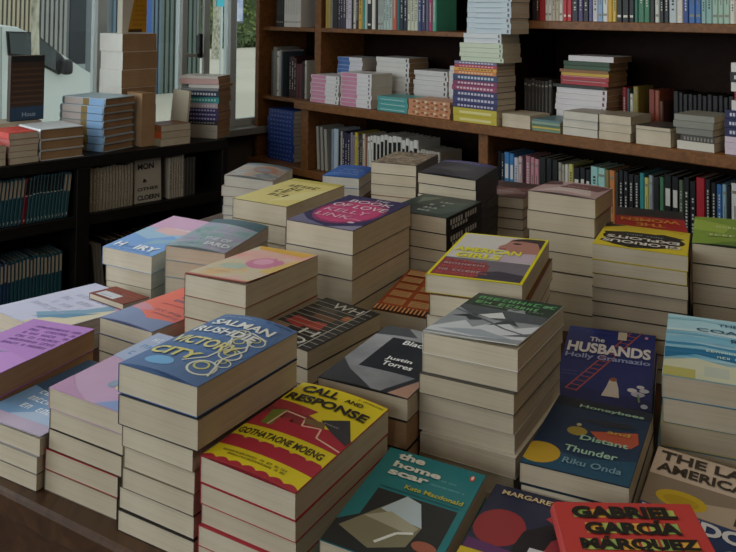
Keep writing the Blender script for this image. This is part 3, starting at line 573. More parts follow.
# tables
et = Vector((.8525, -.5227, 0)); nt_ = Vector((.5227, .8525, 0))
def table(label, ea, na):
    root = empty('display_table', tuple(nt_*(na[0]+na[1])/2 + et*(ea[0]+ea[1])/2), 0)
    tag(root, label, 'table')
    off = -Vector(root.location)
    bm = bmesh.new(); fbox(bm, off, et, nt_, ZAX, ea, na, (TZ - .035, TZ)); bevel(bm, .006, 2); meshobj('table_top', bm, TABLEW, root)
    for b_ in (na[0] + .03, na[1] - .055):
        bm = bmesh.new(); fbox(bm, off, et, nt_, ZAX, (ea[0] + .03, ea[1] - .03), (b_, b_ + .025), (TZ - .16, TZ - .0355)); bevel(bm, .003); meshobj('apron', bm, TABLEW, root)
    for a_ in (ea[0] + .04, ea[1] - .1):
        for b_ in (na[0] + .06, na[1] - .125):
            bm = bmesh.new(); fbox(bm, off, et, nt_, ZAX, (a_, a_ + .06), (b_, b_ + .06), (0.0, TZ - .0355)); bevel(bm, .004); meshobj('leg', bm, TABLEW, root)
table('large dark wooden display table covered with piles of paperbacks', (-1.465, .5), (.692, 2.36))
table('narrow dark wooden table behind the big one, carrying two small piles', (-1.735, -1.472), (1.84, 2.6))
# ------------------------------------------------------------------ room shell
WU = -3.42                      # window wall plane
def setting(name, boxes, m, bev=0):
    bm = bmesh.new()
    for b in boxes: uvbox(bm, *b)
    if bev: bevel(bm, bev)
    return struct(meshobj(name, bm, m))
setting('floor', [((-3.6, 3.0), (-3.2, 3.05), (-.06, 0))], FLOORM)
setting('ceiling', [((-3.6, 3.0), (-3.2, 3.05), (2.95, 3.0))], PLASTER)
setting('wall_back', [((-3.6, 3.0), (2.95, 3.05), (0, 2.95))], mat('#6a5a4c', .9, .05, 3, name='wall_paint'))
setting('wall_right', [((2.9, 3.0), (-3.1, 2.95), (0, 2.95))], mat('#4a3c30', .9, .08, 3, name='low_bounce_wall'))  # unseen wall, darkened to cut light bounced onto the books
setting('wall_front', [((-3.42, 2.9), (-3.2, -3.1), (0, 2.95))], PLASTER)
setting('wall_left', [((WU - .14, WU - .02), (-3.1, 2.95), (0, .80)), ((WU - .14, WU - .02), (-3.1, 2.95), (2.72, 2.95)),
                      ((WU - .14, WU - .02), (2.72, 2.95), (.80, 2.72))], mat('#4a4640', .8, .05, 3, name='left_wall_paint'))
setting('trim_1', [((WU - .14, WU + .055), (-3.1, 2.9), (.80, .835))], mat('#8b8c88', .5, .05, 5, name='sill_paint'), .003)
# window mullions (grey metal) and panes
MULL = [(-3.1, -3.03), (-1.9, -1.84), (-.7, -.64), (.45, .51), (1.757, 1.80), (2.195, 2.222), (2.478, 2.515), (2.69, 2.72)]
for i in range(len(MULL) - 1):
    a, b = MULL[i], MULL[i+1]
    fr = bmesh.new(); u0, u1 = WU - .10, WU - .04
    uvbox(fr, (u0, u1), a, (.835, 2.72))
    if i == len(MULL) - 2: uvbox(fr, (u0, u1), b, (.835, 2.72))
    uvbox(fr, (u0 + .01, u1 - .01), (a[1], b[0]), (.835, .87)); uvbox(fr, (u0 + .01, u1 - .01), (a[1], b[0]), (2.67, 2.72))
    w = struct(meshobj('window_%d' % (i + 1), fr, FRAMEM))
    g = bmesh.new(); uvbox(g, (WU - .074, WU - .068), (a[1], b[0]), (.87, 2.67)); meshobj('pane', g, GLASS, w)
    if i == 5:      # opening leaf with a pale bottom rail and a black handle
        g = bmesh.new(); uvbox(g, (WU - .066, WU - .05), (2.223, 2.325), (1.195, 1.212)); uvbox(g, (WU - .066, WU - .05), (2.292, 2.300), (1.30, 2.66)); meshobj('sash_rail', g, mat('#b9c0be', .4), w)
        g = bmesh.new(); uvbox(g, (WU - .05, WU - .028), (2.286, 2.306), (1.19, 1.31)); bevel(g, .004); meshobj('handle', g, mat('#141414', .4), w)
        g = bmesh.new(); uvbox(g, (WU - .068, WU - .05), (2.326, 2.36), (.87, 2.66)); meshobj('sash_stile', g, FRAMEM, w)
# ------------------------------------------------------------------ bookcase along the back wall
bc = empty('bookcase', (*uv(-2.1, 2.7), 0), 0); tag(bc, 'tall brown wooden bookcase filling the back wall', 'bookcase')
boff = -Vector(bc.location)
def bpart(name, boxes, m, bev=.002):
    bm = bmesh.new()
    for (u, v, z) in boxes: fbox(bm, boff, UAX, VAX, ZAX, u, v, z)
    if bev: bevel(bm, bev)
    return meshobj(name, bm, m, bc)
BV, BB_ = 2.626, 2.93
bpart('side_panel', [((-3.415, -3.385), (2.60, BB_), (0, 2.6))], WOOD)
bpart('divider', [((-2.985, -2.94), (BV, 2.918), (1.031, 2.6))], WOOD)
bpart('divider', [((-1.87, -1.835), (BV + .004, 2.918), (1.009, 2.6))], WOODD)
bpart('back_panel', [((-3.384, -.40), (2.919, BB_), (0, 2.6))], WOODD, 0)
bpart('side_panel', [((-.44, -.40), (BV, 2.918), (1.009, 2.6))], WOOD)
bpart('shelf', [((-3.384, -2.986), (BV, 2.918), (1.325, 1.345))], WOOD)
bpart('shelf', [((-3.384, -2.986), (BV, 2.918), (.975, .995))], WOOD)
bpart('shelf', [((-2.939, -1.871), (BV, 2.918), (1.326, 1.346))], WOOD)
bpart('shelf', [((-1.834, -.441), (BV, 2.918), (1.368, 1.398))], WOOD)
bpart('ledge', [((-2.985, -.40), (2.50, 2.918), (.970, 1.008))], WOOD, .003)
bpart('divider', [((-2.965, -2.915), (2.53, 2.918), (.69, .969))], WOOD)
bpart('divider', [((-1.93, -1.885), (2.53, 2.918), (.69, .969))], WOOD)
bpart('side_panel', [((-.44, -.40), (2.53, 2.918), (.69, .969))], WOOD)
bpart('shelf', [((-3.384, -.40), (2.53, 2.918), (.655, .689))], WOOD)
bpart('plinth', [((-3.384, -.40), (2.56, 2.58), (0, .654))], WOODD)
bpart('top_board', [((-3.415, -.40), (BV, BB_), (2.601, 2.63))], WOOD)
bpart('shelf', [((-2.939, -1.871), (BV, 2.918), (1.70, 1.72))], WOOD); bpart('shelf', [((-1.834, -.441), (BV, 2.918), (1.72, 1.745))], WOOD); bpart('shelf', [((-3.384, -2.986), (BV, 2.918), (1.68, 1.70))], WOOD)
# ------------------------------------------------------------------ low black shelf unit under the window
un = empty('low_shelf_unit', (*uv(-3.16, 1.3), 0), 0); tag(un, 'low black wooden shelf unit of magazines under the window', 'shelf unit')
uoff = -Vector(un.location)
def upart(name, boxes, m=BLACKW, bev=.002):
    bm = bmesh.new()
    for (u, v, z) in boxes: fbox(bm, uoff, UAX, VAX, ZAX, u, v, z)
    if bev: bevel(bm, bev)
    return meshobj(name, bm, m, un)
UF, UB = -2.96, -3.345
upart('top_board', [((UB, UF), (.5, 2.115), (.83, .87))])
upart('side_panel', [((UB, UF), (2.085, 2.115), (0, .829))]); upart('side_panel', [((UB, UF), (.5, .53), (0, .829))])
upart('divider', [((UB + .013, UF), (1.435, 1.487), (.05, .829))])
upart('back_panel', [((UB, UB + .012), (.531, 2.084), (.0, .829))], BLACKW, 0)
for z in (.61, .32, .02):
    upart('shelf', [((UB + .013, UF - .004), (.531, 1.434), (z, z + .042))]); upart('shelf', [((UB + .013, UF - .004), (1.488, 2.084), (z, z + .042))])

# ------------------------------------------------------------------ upright books
def upright(o, R, Bk, s, th, h, d, col, lean=0, band=None, paper='#8a806c', name='shelved_book'):  # page tops darkened, shade under the shelves put into the paper colour
    """one book standing on a shelf: spine faces -Bk; s = left edge along R; returns next s"""
    bm = bmesh.new()
    hl, tl = h, th
    c, sn = math.cos(lean), math.sin(lean)
    U2 = R*c - ZAX*sn*0 + Vector((0, 0, 0)); 
    Rx = R*c - ZAX*sn; Zx = ZAX*c + R*sn      # lean > 0 tips the top to the right
    P0 = Vector((0, 0, 0))
    if lean > 0: P0 = P0 + ZAX * (th*sn)
    mats = [mat(col), mat(paper, .85)]
    # card case: spine + two boards
    ct = min(.0012, th*.12)
    r = min(.003, th*.25)
    prof = [(0, d), (0, r), (r, 0), (th - r, 0), (th, r), (th, d), (th - ct, d), (th - ct, r + ct), (ct, r + ct), (ct, d)]
    lo = [bm.verts.new(P0 + Rx*x + Bk*y) for x, y in prof]; hi = [bm.verts.new(P0 + Rx*x + Bk*y + Zx*h) for x, y in prof]
    n = len(prof)
    for i in range(n): bm.faces.new((lo[i], lo[(i+1) % n], hi[(i+1) % n], hi[i]))
    cap(bm, lo, prof); cap(bm, hi, prof)
    for f in fbox(bm, P0, Rx, Bk, Zx, (ct, th - ct), (r + ct, d - .003), (.002, h - .003)): f.material_index = 1
    for (z0, z1, x0, x1, bc_) in (band or []):
        mats.append(mat(bc_)); mi = len(mats) - 1
        q = [P0 + Rx*(r + (th - 2*r)*x) - Bk*.0004 + Zx*h*z for x, z in ((x0, z0), (x1, z0), (x1, z1), (x0, z1))]
        bm.faces.new([bm.verts.new(p) for p in q]).material_index = mi
    bmesh.ops.recalc_face_normals(bm, faces=bm.faces[:])
    ob = meshobj(name, bm, mats)
    ob.location = Vector(o) + R*s
    return ob
COLN = {}
def row(o, R, Bk, s0, items, where, group, seed=1, depth=.135, first=0, name='shelved_book', gap=.0006, lean=0):
    """items: (colour, colour word, thickness, height, count, style)"""
    rnd = random.Random(seed); s = s0; k = first
    for (col, word, th, h, cnt, style) in items:
        for q in range(cnt):
            t = th*rnd.uniform(.85, 1.15); hh = h*rnd.uniform(.97, 1.03)
            band = []
            if style == 'text':       # vertical title strokes
                z = .2
                while z < .85:
                    dz = rnd.uniform(.02, .045)
                    if rnd.random() < .8: band.append((z, z + dz*.8, .3, .7, '#c9c6bb' if sum(srgb(col)[:3]) < .9 else '#3a3632'))
                    z += dz + .012
            elif style == 'half': band.append((.02, .98, .1, .9, '#d9d5cb')) if 0 else band.append((.52, .93, .0, 1, '#b5ab98'))
            elif style == 'low': band.append((.05, .5, 0, 1, '#1f4c5a'))
            elif style == 'lab': band += [(.55, .8, .1, .9, '#d9d5ca'), (.08, .12, .1, .9, '#d9d5ca')]
            elif style == 'blk': band += [(.46, .90 - .12*rnd.random(), .05, .95, '#191817'), (.1, .3, .2, .8, '#4a4640')]
            elif style == 'pen': band += [(.62, .95, 0, 1, '#1b1b1d'), (.60, .62, 0, 1, '#c9c4b8'), (.05, .1, .3, .7, '#c9c4b8')]
            elif style == 'penw': band += [(.58, .95, 0, 1, '#a99c88'), (.05, .1, .3, .7, '#c9c4b8')]
            elif style == 'line': band += [(.1, .14, 0, 1, '#8a8478'), (.86, .9, 0, 1, '#8a8478'), (.3, .7, .4, .6, '#6a655c')]
            ln = lean
            if isinstance(style, tuple): ln = style[1]
            ob = upright(o, R, Bk, s, t, hh, depth*rnd.uniform(.95, 1.02), col, ln, band, name=name)
            tag(ob, '%s spine, %s book from the left on %s' % (word, nth(k), where), 'book', group)
            k += 1; s += t/math.cos(ln) + gap + (abs(math.sin(ln))*.0)
    return s, k
U0 = lambda u, v, z: uv(u, v) + (z,)
g1 = 'upright books on the upper left bookcase shelf'
row((*uv(0, 2.64), 1.3464), UAX, VAX, -2.925, [('#a8924a', 'ochre yellow', .018, .20, 2, ''), ('#8a8790', 'grey', .013, .21, 1, 'line'), ('#171517', 'black', .036, .20, 1, ''), ('#3d3548', 'dark plum', .017, .21, 3, 'text'),
    ('#c9c3cf', 'pale lavender', .016, .21, 2, 'text'), ('#1c1a1d', 'black', .012, .2, 1, ''), ('#d6d0c4', 'cream', .014, .205, 1, 'line'), ('#30263c', 'dark violet', .017, .2, 1, 'text'), ('#d0a63c', 'yellow', .024, .2, 1, 'text'), ('#3f9a94', 'teal', .017, .21, 1, 'line'), ('#bcd0ca', 'pale mint', .014, .2, 1, ''),
    ('#1f2022', 'black', .027, .205, 1, 'lab'), ('#e2ded4', 'white', .02, .2, 1, ''), ('#2a2c2c', 'charcoal', .018, .2, 1, ''), ('#aeb8b4', 'pale grey', .017, .21, 2, 'line'), ('#b3c4c0', 'grey green', .016, .21, 3, 'text'),
    ('#c75f4a', 'coral red', .026, .22, 1, 'text'), ('#2f6a70', 'dark teal', .017, .21, 1, ''), ('#262a3c', 'midnight blue', .019, .21, 2, 'text'), ('#c9cdb9', 'pale olive', .018, .21, 3, 'text'), ('#34487a', 'blue', .02, .2, 1, 'text'), ('#3d3558', 'indigo', .02, .2, 1, 'text'), ('#5a6478', 'slate', .016, .19, 1, ''),
    ('#a82f68', 'magenta', .018, .2, 1, 'text'), ('#4fa48c', 'sea green', .022, .2, 1, 'text')],
    'the upper left bookcase shelf', g1, 11)
g2 = 'upright books on the upper right bookcase shelf'
row((*uv(0, 2.64), 1.3984), UAX, VAX, -1.765, [('#241c1c', 'black', .018, .2, 1, ''), ('#4a2220', 'dark maroon', .016, .2, 1, 'text'), ('#a3272a', 'red', .024, .2, 1, ''), ('#d9d6ce', 'white', .015, .2, 2, 'line'), ('#bfb7a4', 'cream', .016, .2, 2, 'text'), ('#cfcac0', 'off white', .014, .2, 1, 'line'), ('#b3242c', 'bright red', .017, .19, 2, 'lab'),
    ('#1d2030', 'midnight', .024, .2, 1, 'text'), ('#4a3c6c', 'violet', .018, .2, 1, 'text'), ('#211f24', 'black', .022, .2, 1, 'text'), ('#54568a', 'dusty blue', .015, .2, 1, ''), ('#c9c6c6', 'pale grey', .019, .2, 1, 'text'), ('#86a8cc', 'sky blue', .017, .2, 1, 'line'), ('#d9d9d4', 'white', .017, .2, 1, 'line'), ('#d0a530', 'yellow', .015, .2, 1, ''), ('#cbb45c', 'straw', .017, .2, 1, 'text'),
    ('#17171a', 'black', .022, .2, 3, 'lab'), ('#2f6a5a', 'bottle green', .016, .2, 1, ''), ('#3f7a5c', 'green', .02, .21, 2, 'text'), ('#22241f', 'black green', .018, .2, 1, ''), ('#c9cfc4', 'pale green', .016, .2, 1, 'line'), ('#23262a', 'charcoal', .016, .2, 2, 'text'), ('#b9c6c8', 'pale blue grey', .023, .2, 1, 'text'), ('#cfc9c0', 'cream', .018, .2, 1, 'lab'), ('#2f4a8a', 'cobalt', .018, .2, 1, 'text'), ('#3f6aa8', 'blue', .02, .2, 2, 'line'),
    ('#8fb4b0', 'pale teal', .017, .2, 2, 'text'), ('#a3c0b0', 'mint', .017, .2, 3, 'line'), ('#d8d5cb', 'white', .018, .2, 3, 'text'), ('#4a5a4c', 'moss', .02, .2, 3, 'text')],
    'the upper right bookcase shelf', g2, 12)
g3 = 'upright books in the narrow left bay'
row((*uv(0, 2.642), 1.3454), UAX, VAX, -3.30, [('#15161a', 'black', .0145, .2, 4, 'line')], 'the narrow bay top shelf', g3, 13, .13)
row((*uv(0, 2.642), 1.3454), UAX, VAX, -3.238, [('#d5d3cd', 'white', .0125, .21, 10, 'line')], 'the narrow bay top shelf', g3, 14, .13, first=4)
s, k = row((*uv(0, 2.642), .9954), UAX, VAX, -3.335, [('#5c5a56', 'dark grey', .013, .235, 1, ''), ('#86847c', 'grey', .014, .24, 2, 'line'), ('#d6d5d0', 'white', .016, .23, 1, 'line'), ('#a9a8a4', 'pale grey', .013, .235, 1, 'text'), ('#3b4650', 'blue black', .014, .23, 1, '')], 'the narrow bay middle shelf', g3, 15, .15)
row((*uv(0, 2.66), .9954), UAX, VAX, s + .03, [('#3d1f24', 'dark wine', .018, .2, 3, 'text'), ('#571f2e', 'maroon', .02, .17, 2, ''), ('#1c1719', 'black', .02, .18, 1, ''), ('#c9c6bd', 'cream', .012, .19, 1, 'line')], 'the narrow bay middle shelf', g3, 16, .13, first=k)
g4 = 'upright books below the ledge on the left'
s, k = row((*uv(0, 2.575), .6904), UAX, VAX, -2.90, [('#a6a39a', 'pale grey', .016, .195, 3, ('l', -.06))], 'the lower left bookcase shelf', g4, 17, .14, gap=.012)
s, k = row((*uv(0, 2.575), .6904), UAX, VAX, s + .012, [('#8a98a4', 'blue grey', .018, .195, 1, ''), ('#b4c3d0', 'powder blue', .032, .2, 1, ''), ('#2a2624', 'black', .014, .19, 1, ''), ('#b9b2a8', 'stone', .012, .19, 1, 'line'), ('#33304a', 'dark indigo', .017, .19, 3, 'text'), ('#8a8290', 'mauve grey', .013, .19, 2, 'line'), ('#c2ae38', 'yellow', .018, .195, 1, 'line'), ('#45403c', 'charcoal', .012, .19, 2, 'text'),
     ('#cbbba8', 'beige', .018, .2, 1, 'line'), ('#8c5f4c', 'brown', .012, .19, 1, ''), ('#d9d6cc', 'white', .017, .19, 2, 'line'), ('#d4d1c9', 'white and black', .023, .203, 11, 'blk'), ('#b4aea2', 'grey', .014, .17, 8, 'text')],
     'the lower left bookcase shelf', g4, 18, .14, first=k)
g5 = 'upright books below the ledge on the right'
row((*uv(0, 2.575), .6904), UAX, VAX, -1.875, [('#20222a', 'black', .016, .21, 1, ''), ('#26303c', 'blue black', .014, .21, 1, 'text'), ('#3d7ab0', 'blue', .022, .21, 2, 'lab'), ('#c9c6cc', 'pale grey', .018, .205, 1, 'text'), ('#d0b0b4', 'pale pink', .018, .21, 1, 'line'), ('#3c2028', 'dark wine', .014, .205, 1, ''), ('#a8727c', 'dusty rose', .019, .21, 1, 'text'), ('#bd848c', 'rose pink', .017, .21, 2, 'line'),
     ('#141414', 'black', .026, .215, 3, ''), ('#a9a293', 'stone', .012, .2, 2, 'line'), ('#d4d0c4', 'cream', .016, .205, 1, ''), ('#c3bb68', 'pale yellow', .02, .205, 1, 'text'), ('#17171a', 'black', .022, .2, 3, 'lab'), ('#9ccac2', 'pale aqua', .032, .21, 1, 'text'), ('#a3cfc4', 'pale aqua', .03, .21, 1, 'line'), ('#8a7a4c', 'khaki', .014, .2, 1, ''), ('#c97f45', 'orange', .018, .21, 1, 'line'),
     ('#3c3a34', 'dark olive', .014, .2, 1, ''), ('#18191c', 'black', .019, .21, 4, 'text'), ('#358a8a', 'teal', .019, .21, 1, ''), ('#c9c26a', 'pale yellow', .013, .205, 1, 'line'), ('#9aa3a6', 'grey', .013, .205, 1, 'line'), ('#1d1f20', 'black', .022, .21, 1, ''), ('#4a7a58', 'green', .013, .21, 1, ''), ('#161818', 'black', .022, .22, 2, 'lab'), ('#5a6a50', 'moss green', .014, .21, 1, 'text'), ('#17181b', 'black', .018, .215, 2, 'text'), ('#b0232f', 'red', .028, .225, 1, ''), ('#15161a', 'black', .018, .22, 2, 'text'), ('#3a6ca8', 'blue', .018, .215, 1, 'text'), ('#8fb0b8', 'pale blue', .012, .215, 1, 'line'), ('#191a1c', 'black', .014, .21, 1, ''), ('#dedcd4', 'white', .021, .22, 1, 'line'), ('#1c1d22', 'black', .02, .21, 3, 'text'), ('#7a3030', 'brick', .02, .21, 3, 'line'), ('#2c4a6a', 'navy', .02, .2, 4, 'text')],
     'the lower right bookcase shelf', g5, 19, .14)
g6 = 'upright books standing at the back of the ledge'
row((*uv(0, 2.672), 1.0084), UAX, VAX, -1.822, [('#383532', 'charcoal grey', .0145, .165, 8, 'line')], 'the ledge right of the tall pile', g6, 20, .12)
row((*uv(0, 2.73), 1.0084), UAX, VAX, -1.445, [('#8f2630', 'red', .018, .155, 1, 'text'), ('#3c4a4c', 'dark slate', .012, .155, 1, ''), ('#c9c9bf', 'white', .013, .14, 1, 'line'), ('#8a7f3c', 'olive yellow', .02, .16, 1, 'line')], 'the ledge by the red pile', g6, 21, .12)
row((*uv(0, 2.73), 1.0084), UAX, VAX, -1.345, [('#7a3428', 'rust red', .019, .16, 1, ('l', .0)), ('#8a4a36', 'brown', .014, .158, 1, ('l', .0)), ('#5a3a2e', 'dark brown', .012, .12, 1, ('l', .0))], 'the ledge beside the black row', g6, 22, .12)
row((*uv(0, 2.74), 1.0084), UAX, VAX, -1.262, [('#101013', 'black', .0165, .152, 14, ''), ('#1d1f25', 'blue black', .012, .15, 6, 'line')], 'the ledge in the long black row', g6, 23, .12)

# ------------------------------------------------------------------ books lying in piles on the ledge and on the low unit
def pile(corner, ang, specs, where, group, seed=1, zb=1.0083, rise=None):
    """specs from the bottom up: (colour, word, w(spine to fore-edge), l(spine length), thickness, extras)"""
    rnd = random.Random(seed); z = zb; N = len(specs)
    for i, sp in enumerate(specs):
        col, word, w, l, t = sp[:5]; ex = sp[5] if len(sp) > 5 else {}
        jx, jy, jt = rnd.uniform(-.003, .003), rnd.uniform(-.003, .003), rnd.uniform(-.012, .012)
        e = Vector((math.cos(ang), math.sin(ang))); n = Vector((-e.y, e.x))
        c = Vector(corner) + e*(jx + ex.get('dx', 0)) + n*(jy + ex.get('dy', 0))
        pos = N - 1 - i
        lab = ('bottom' if pos == N - 1 and N > 1 else ('only' if N == 1 else ('top' if pos == 0 else nth(pos)))) + ' book, %s, in %s' % (word, where)
        make_book('hardback_book' if ex.get('hard') else 'paperback_book', (c.x, c.y), ang + jt, w, l, flat(z + .0001), flat(z + t), col, lab, 'book', group,
                  hard=ex.get('hard', False), spine=ex.get('spine'), paper=ex.get('paper'), art=ex.get('art'))
        z += t + .0001
    return z
A45 = math.radians(45)
def spinepile(u0, u1, v, specs, where, seed, zb=1.0083, group='books lying in piles on the bookcase ledge', turn=0):
    """spines face the room; pile spans u0..u1 with its front at v"""
    sp = [(c, wd, w, (u1 - u0) + dl, t, *r) for (c, wd, w, dl, t, *r) in specs]
    return pile(uv(u1, v), A45 + turn, sp, where, group, seed, zb)
def pagepile(u0, u1, v, specs, where, seed, zb=1.0083, group='books lying in piles on the bookcase ledge'):
    sp = [(c, wd, u1 - u0, l, t, *r) for (c, wd, l, t, *r) in specs]
    return pile(uv(u0, v), -A45, sp, where, group, seed, zb)
pink = lambda: dict(spine=[(.47, .98, .08, .92, '#c987a2'), (.06, .1, .2, .8, '#6f6a70')], paper=PAPERW)
spinepile(-2.895, -2.705, 2.525, [('#d9d6d6', 'pink and white', .13, 0, .0178, pink()) for _ in range(7)], 'the leftmost pink and white pile', 31)
spinepile(-2.885, -2.72, 2.685, [('#d6d6d8', 'white', .13, 0, .021, dict(paper=PAPERW)) for _ in range(6)] + [('#d6d6dc', 'blue and white', .13, 0, .019, dict(spine=[(.52, .99, .05, .95, '#4a72b4')], paper=PAPERW)) for _ in range(4)], 'the blue and white pile behind', 32)
spinepile(-2.69, -2.50, 2.525, [('#dcd9da', 'pink and white', .13, 0, .0184, pink()) for _ in range(8)], 'the second pink and white pile', 33)
spinepile(-2.64, -2.44, 2.70, [('#d8d6d2', 'white', .13, 0, .0212, dict(spine=[(.05, .09, .2, .8, '#4a4a4a')], paper=PAPERB)) for _ in range(10)], 'the tall white pile at the back', 34)
spinepile(-2.455, -2.285, 2.52, [('#4f9a98', 'turquoise', .13, 0, .0205, dict(spine=[(.1, .9, .35, .5, '#a9cfc8')], paper=PAPERB)) for _ in range(3)], 'the turquoise pile', 35)
spinepile(-2.272, -2.055, 2.515, [('#c58a62', 'orange patterned', .13, 0, .0215, dict(spine=[(.05+.11*q, .12+.11*q, .15 + .3*(q % 2), .5 + .3*(q % 2), '#8f4f34') for q in range(8)] + [(.1+.22*q, .16+.22*q, .5, .9, '#d9c9a4') for q in range(4)], paper=PAPERB)) for _ in range(3)], 'the orange patterned pile', 36)
spinepile(-2.40, -2.215, 2.69, [('#d4d2d0', 'white', .13, 0, .0208, dict(spine=[(.05, .09, .2, .8, '#3a3a3a')], paper=PAPERW)) for _ in range(8)], 'the white pile behind the turquoise one', 37)
spinepile(-2.20, -2.045, 2.685, [('#d6d2d4', 'white', .13, 0, .0215, dict(spine=[(.1, .14, .2, .8, '#4a4a50')], paper=PAPERW)) for _ in range(9)], 'the white pile beside the tall pile', 38)
tall = [('#bfae3a', 'yellow', .118, 0, .027, dict(spine=[(.12, .85, .25, .6, '#d9d08a')])) for _ in range(2)]
lines = lambda c: dict(spine=[(.08 + .075*q, .13 + .075*q, .3, .68, c) for q in range(11)])
tall += [('#33305a', 'dark indigo', .118, .005, .019, lines('#b9b4cc')), ('#3a3d6c', 'navy', .118, .005, .024, lines('#c0bccc')), ('#343560', 'navy', .118, .003, .023, lines('#c0bccc')), ('#8f3a5c', 'crimson', .118, .005, .02, lines('#d9b9c4')), ('#7a3358', 'plum', .118, .004, .018, lines('#d9b9c4')), ('#2f4266', 'slate blue', .118, .005, .023, lines('#b9c4d4')),
         ('#c9783c', 'orange', .118, -.004, .014, lines('#e0c49c')), ('#d9a13c', 'golden', .118, -.004, .012, lines('#7a4a2c')), ('#a8384a', 'red', .118, -.006, .012, lines('#d9a0a4')), ('#6f6a8a', 'mauve', .118, -.004, .012, lines('#c9c4d0'))]
tall += [('#c3ccb4', 'pale green', .116, -.006, .0175, dict(spine=[(.04, .07, .2, .8, '#6a6f64')], paper=PAPER, dy=-.028)) for _ in range(4)]
tall += [('#ccd0d2', 'white', .116, -.03, .0185, dict(spine=[(.04, .08, .2, .8, '#4a5058')], paper=PAPER, dy=-.022)) for _ in range(2)]
tall += [('#bcc9d0', 'pale blue', .118, -.004, .0195, dict(spine=[(.04, .08, .2, .8, '#5a646c'), (.2, .8, .8, .95, '#9fb0ba')], paper=PAPER, dy=-.060 + .003*(q % 3 - 1), dx=.001*(q % 2))) for q in range(11)]
tall = [t if len(t) > 5 and t[5].get('paper') else (*t[:5], dict(t[5], paper=PAPER)) for t in tall]
spinepile(-2.03, -1.825, 2.503, tall, 'the tall pile on the ledge', 39)
pagepile(-1.815, -1.692, 2.52, [('#bfb6a4', 'cream', .13, .024) for _ in range(2)], 'the low cream pile right of the tall one', 40)
spinepile(-1.68, -1.565, 2.515, [('#6f8a70', 'green', .143, 0, .009), ('#c9b25a', 'yellow', .143, 0, .007), ('#55705c', 'dark green', .143, 0, .008), ('#8aa08a', 'pale green', .143, 0, .009), ('#5f7d80', 'teal grey', .143, 0, .008)], 'the thin green magazine pile', 41)
pagepile(-1.553, -1.42, 2.515, [('#8f8878', 'cream edged', .128, .027, dict(paper=PAPERW)) for _ in range(3)], 'the left cream pile below the red ones', 42)
pagepile(-1.415, -1.30, 2.515, [('#8f8878', 'cream edged', .14, .0275) for _ in range(3)], 'the right cream pile below the red ones', 43)
rp = [('#cfc8c8', 'white patterned', .13, 0, .022, dict(spine=[(.05 + .09*q, .09 + .09*q, .2, .8, '#55504f') for q in range(10)]))]
rp += [('#d5d0d2', 'white', .13, 0, .0205, dict(spine=[(.04, .08, .2, .8, '#7a3a40')])) for _ in range(6)]
rp += [('#2a332e', 'black green', .135, .01, .012), ('#a8333c', 'red', .135, -.012, .017, dict(dy=-.01, spine=[(.05, .95, .8, .95, '#d0a0a0')])), ('#a3343e', 'red', .135, -.012, .016, dict(dy=-.01, spine=[(.05, .95, .8, .95, '#d0a0a0')])), ('#c9a23c', 'yellow', .135, -.012, .012, dict(dy=-.01)), ('#8a6038', 'tan', .135, -.01, .011, dict(dy=-.01)),
       ('#39543a', 'green', .135, -.02, .014, dict(dy=-.012)), ('#2f4a34', 'dark green', .135, -.02, .016, dict(dy=-.012)), ('#d6d2d4', 'white', .135, -.025, .02, dict(dy=-.028))]
rp = [(*t[:5], dict(t[5] if len(t) > 5 else {}, paper=PAPERB)) for t in rp]
spinepile(-1.68, -1.475, 2.672, rp, 'the red and white pile', 44)
pagepile(-1.282, -1.165, 2.515, [('#8a8474', 'cream', .15, .048), ('#3a3a38', 'dark grey', .15, .012)], 'the cream and grey pile', 45)
spinepile(-1.15, -1.035, 2.52, [('#cfcabc', 'white', .14, 0, .026), ('#4a4844', 'dark grey', .14, -.01, .02, dict(spine=[(.05 + .1*q, .1 + .1*q, .2, .7, '#8a857c') for q in range(9)])), ('#7c7b70', 'olive grey', .14, .0, .021), ('#85857a', 'grey', .14, .01, .021), ('#8a8a80', 'pale grey', .14, .01, .019)], 'the grey pile at the right', 46)
nav = [('#cdbcc8', 'pale pink', .13, 0, .018) for _ in range(3)] + [('#23264e', 'navy', .13, 0, .026, lines('#c9c9d8')) for _ in range(3)] + [('#d0cbc8', 'white', .13, -.02, .03), ('#a02c38', 'red', .13, -.03, .026, lines('#e0d0d0')), ('#d8d5d0', 'white', .13, -.02, .028), ('#1b1b1e', 'black', .13, -.02, .03, lines('#d8d5d0')), ('#d8d5d0', 'white', .13, -.02, .028)]
spinepile(-1.005, -.885, 2.53, nav, 'the navy pile at the right edge', 47)
# blue books lying in the lowest bay of the bookcase
spinepile(-3.30, -3.10, 2.60, [('#27418c', 'blue', .13, 0, .0205, dict(spine=[(.1 + .12*q, .17 + .12*q, .3, .6, '#5f7cc0') for q in range(7)])) for _ in range(12)], 'the blue pile in the left bay', 48, .6893, 'blue books stacked in the left bay')

# ------------------------------------------------------------------ magazines and books in the low unit
NU = -UAX
where1 = 'the low unit top left'
gU = 'slim spines in the low black unit'
s, k = row((*uv(-2.985, 0), .6524), VAX, NU, .945, [('#1f4550', 'dark teal', .0125, .165, 13, 'pen'), ('#1d3d58', 'navy', .0125, .165, 1, 'penw'), ('#1f4a55', 'dark teal', .0125, .165, 8, 'penw'), ('#6a1826', 'crimson', .014, .158, 1, 'pen'), ('#1f4a52', 'dark teal', .0125, .166, 10, 'pen'), ('#27505a', 'dark teal', .013, .166, 2, 'penw')], where1, gU, 51, .125, lean=.09)
s, k = row((*uv(-2.985, 0), .3624), VAX, NU, .86, [('#1a3f46', 'dark teal', .0128, .166, 22, 'pen'), ('#1d3c5a', 'navy', .0128, .166, 4, 'penw'), ('#1f4a55', 'dark teal', .0128, .166, 14, 'penw')], 'the low unit lower left', gU, 52, .125)
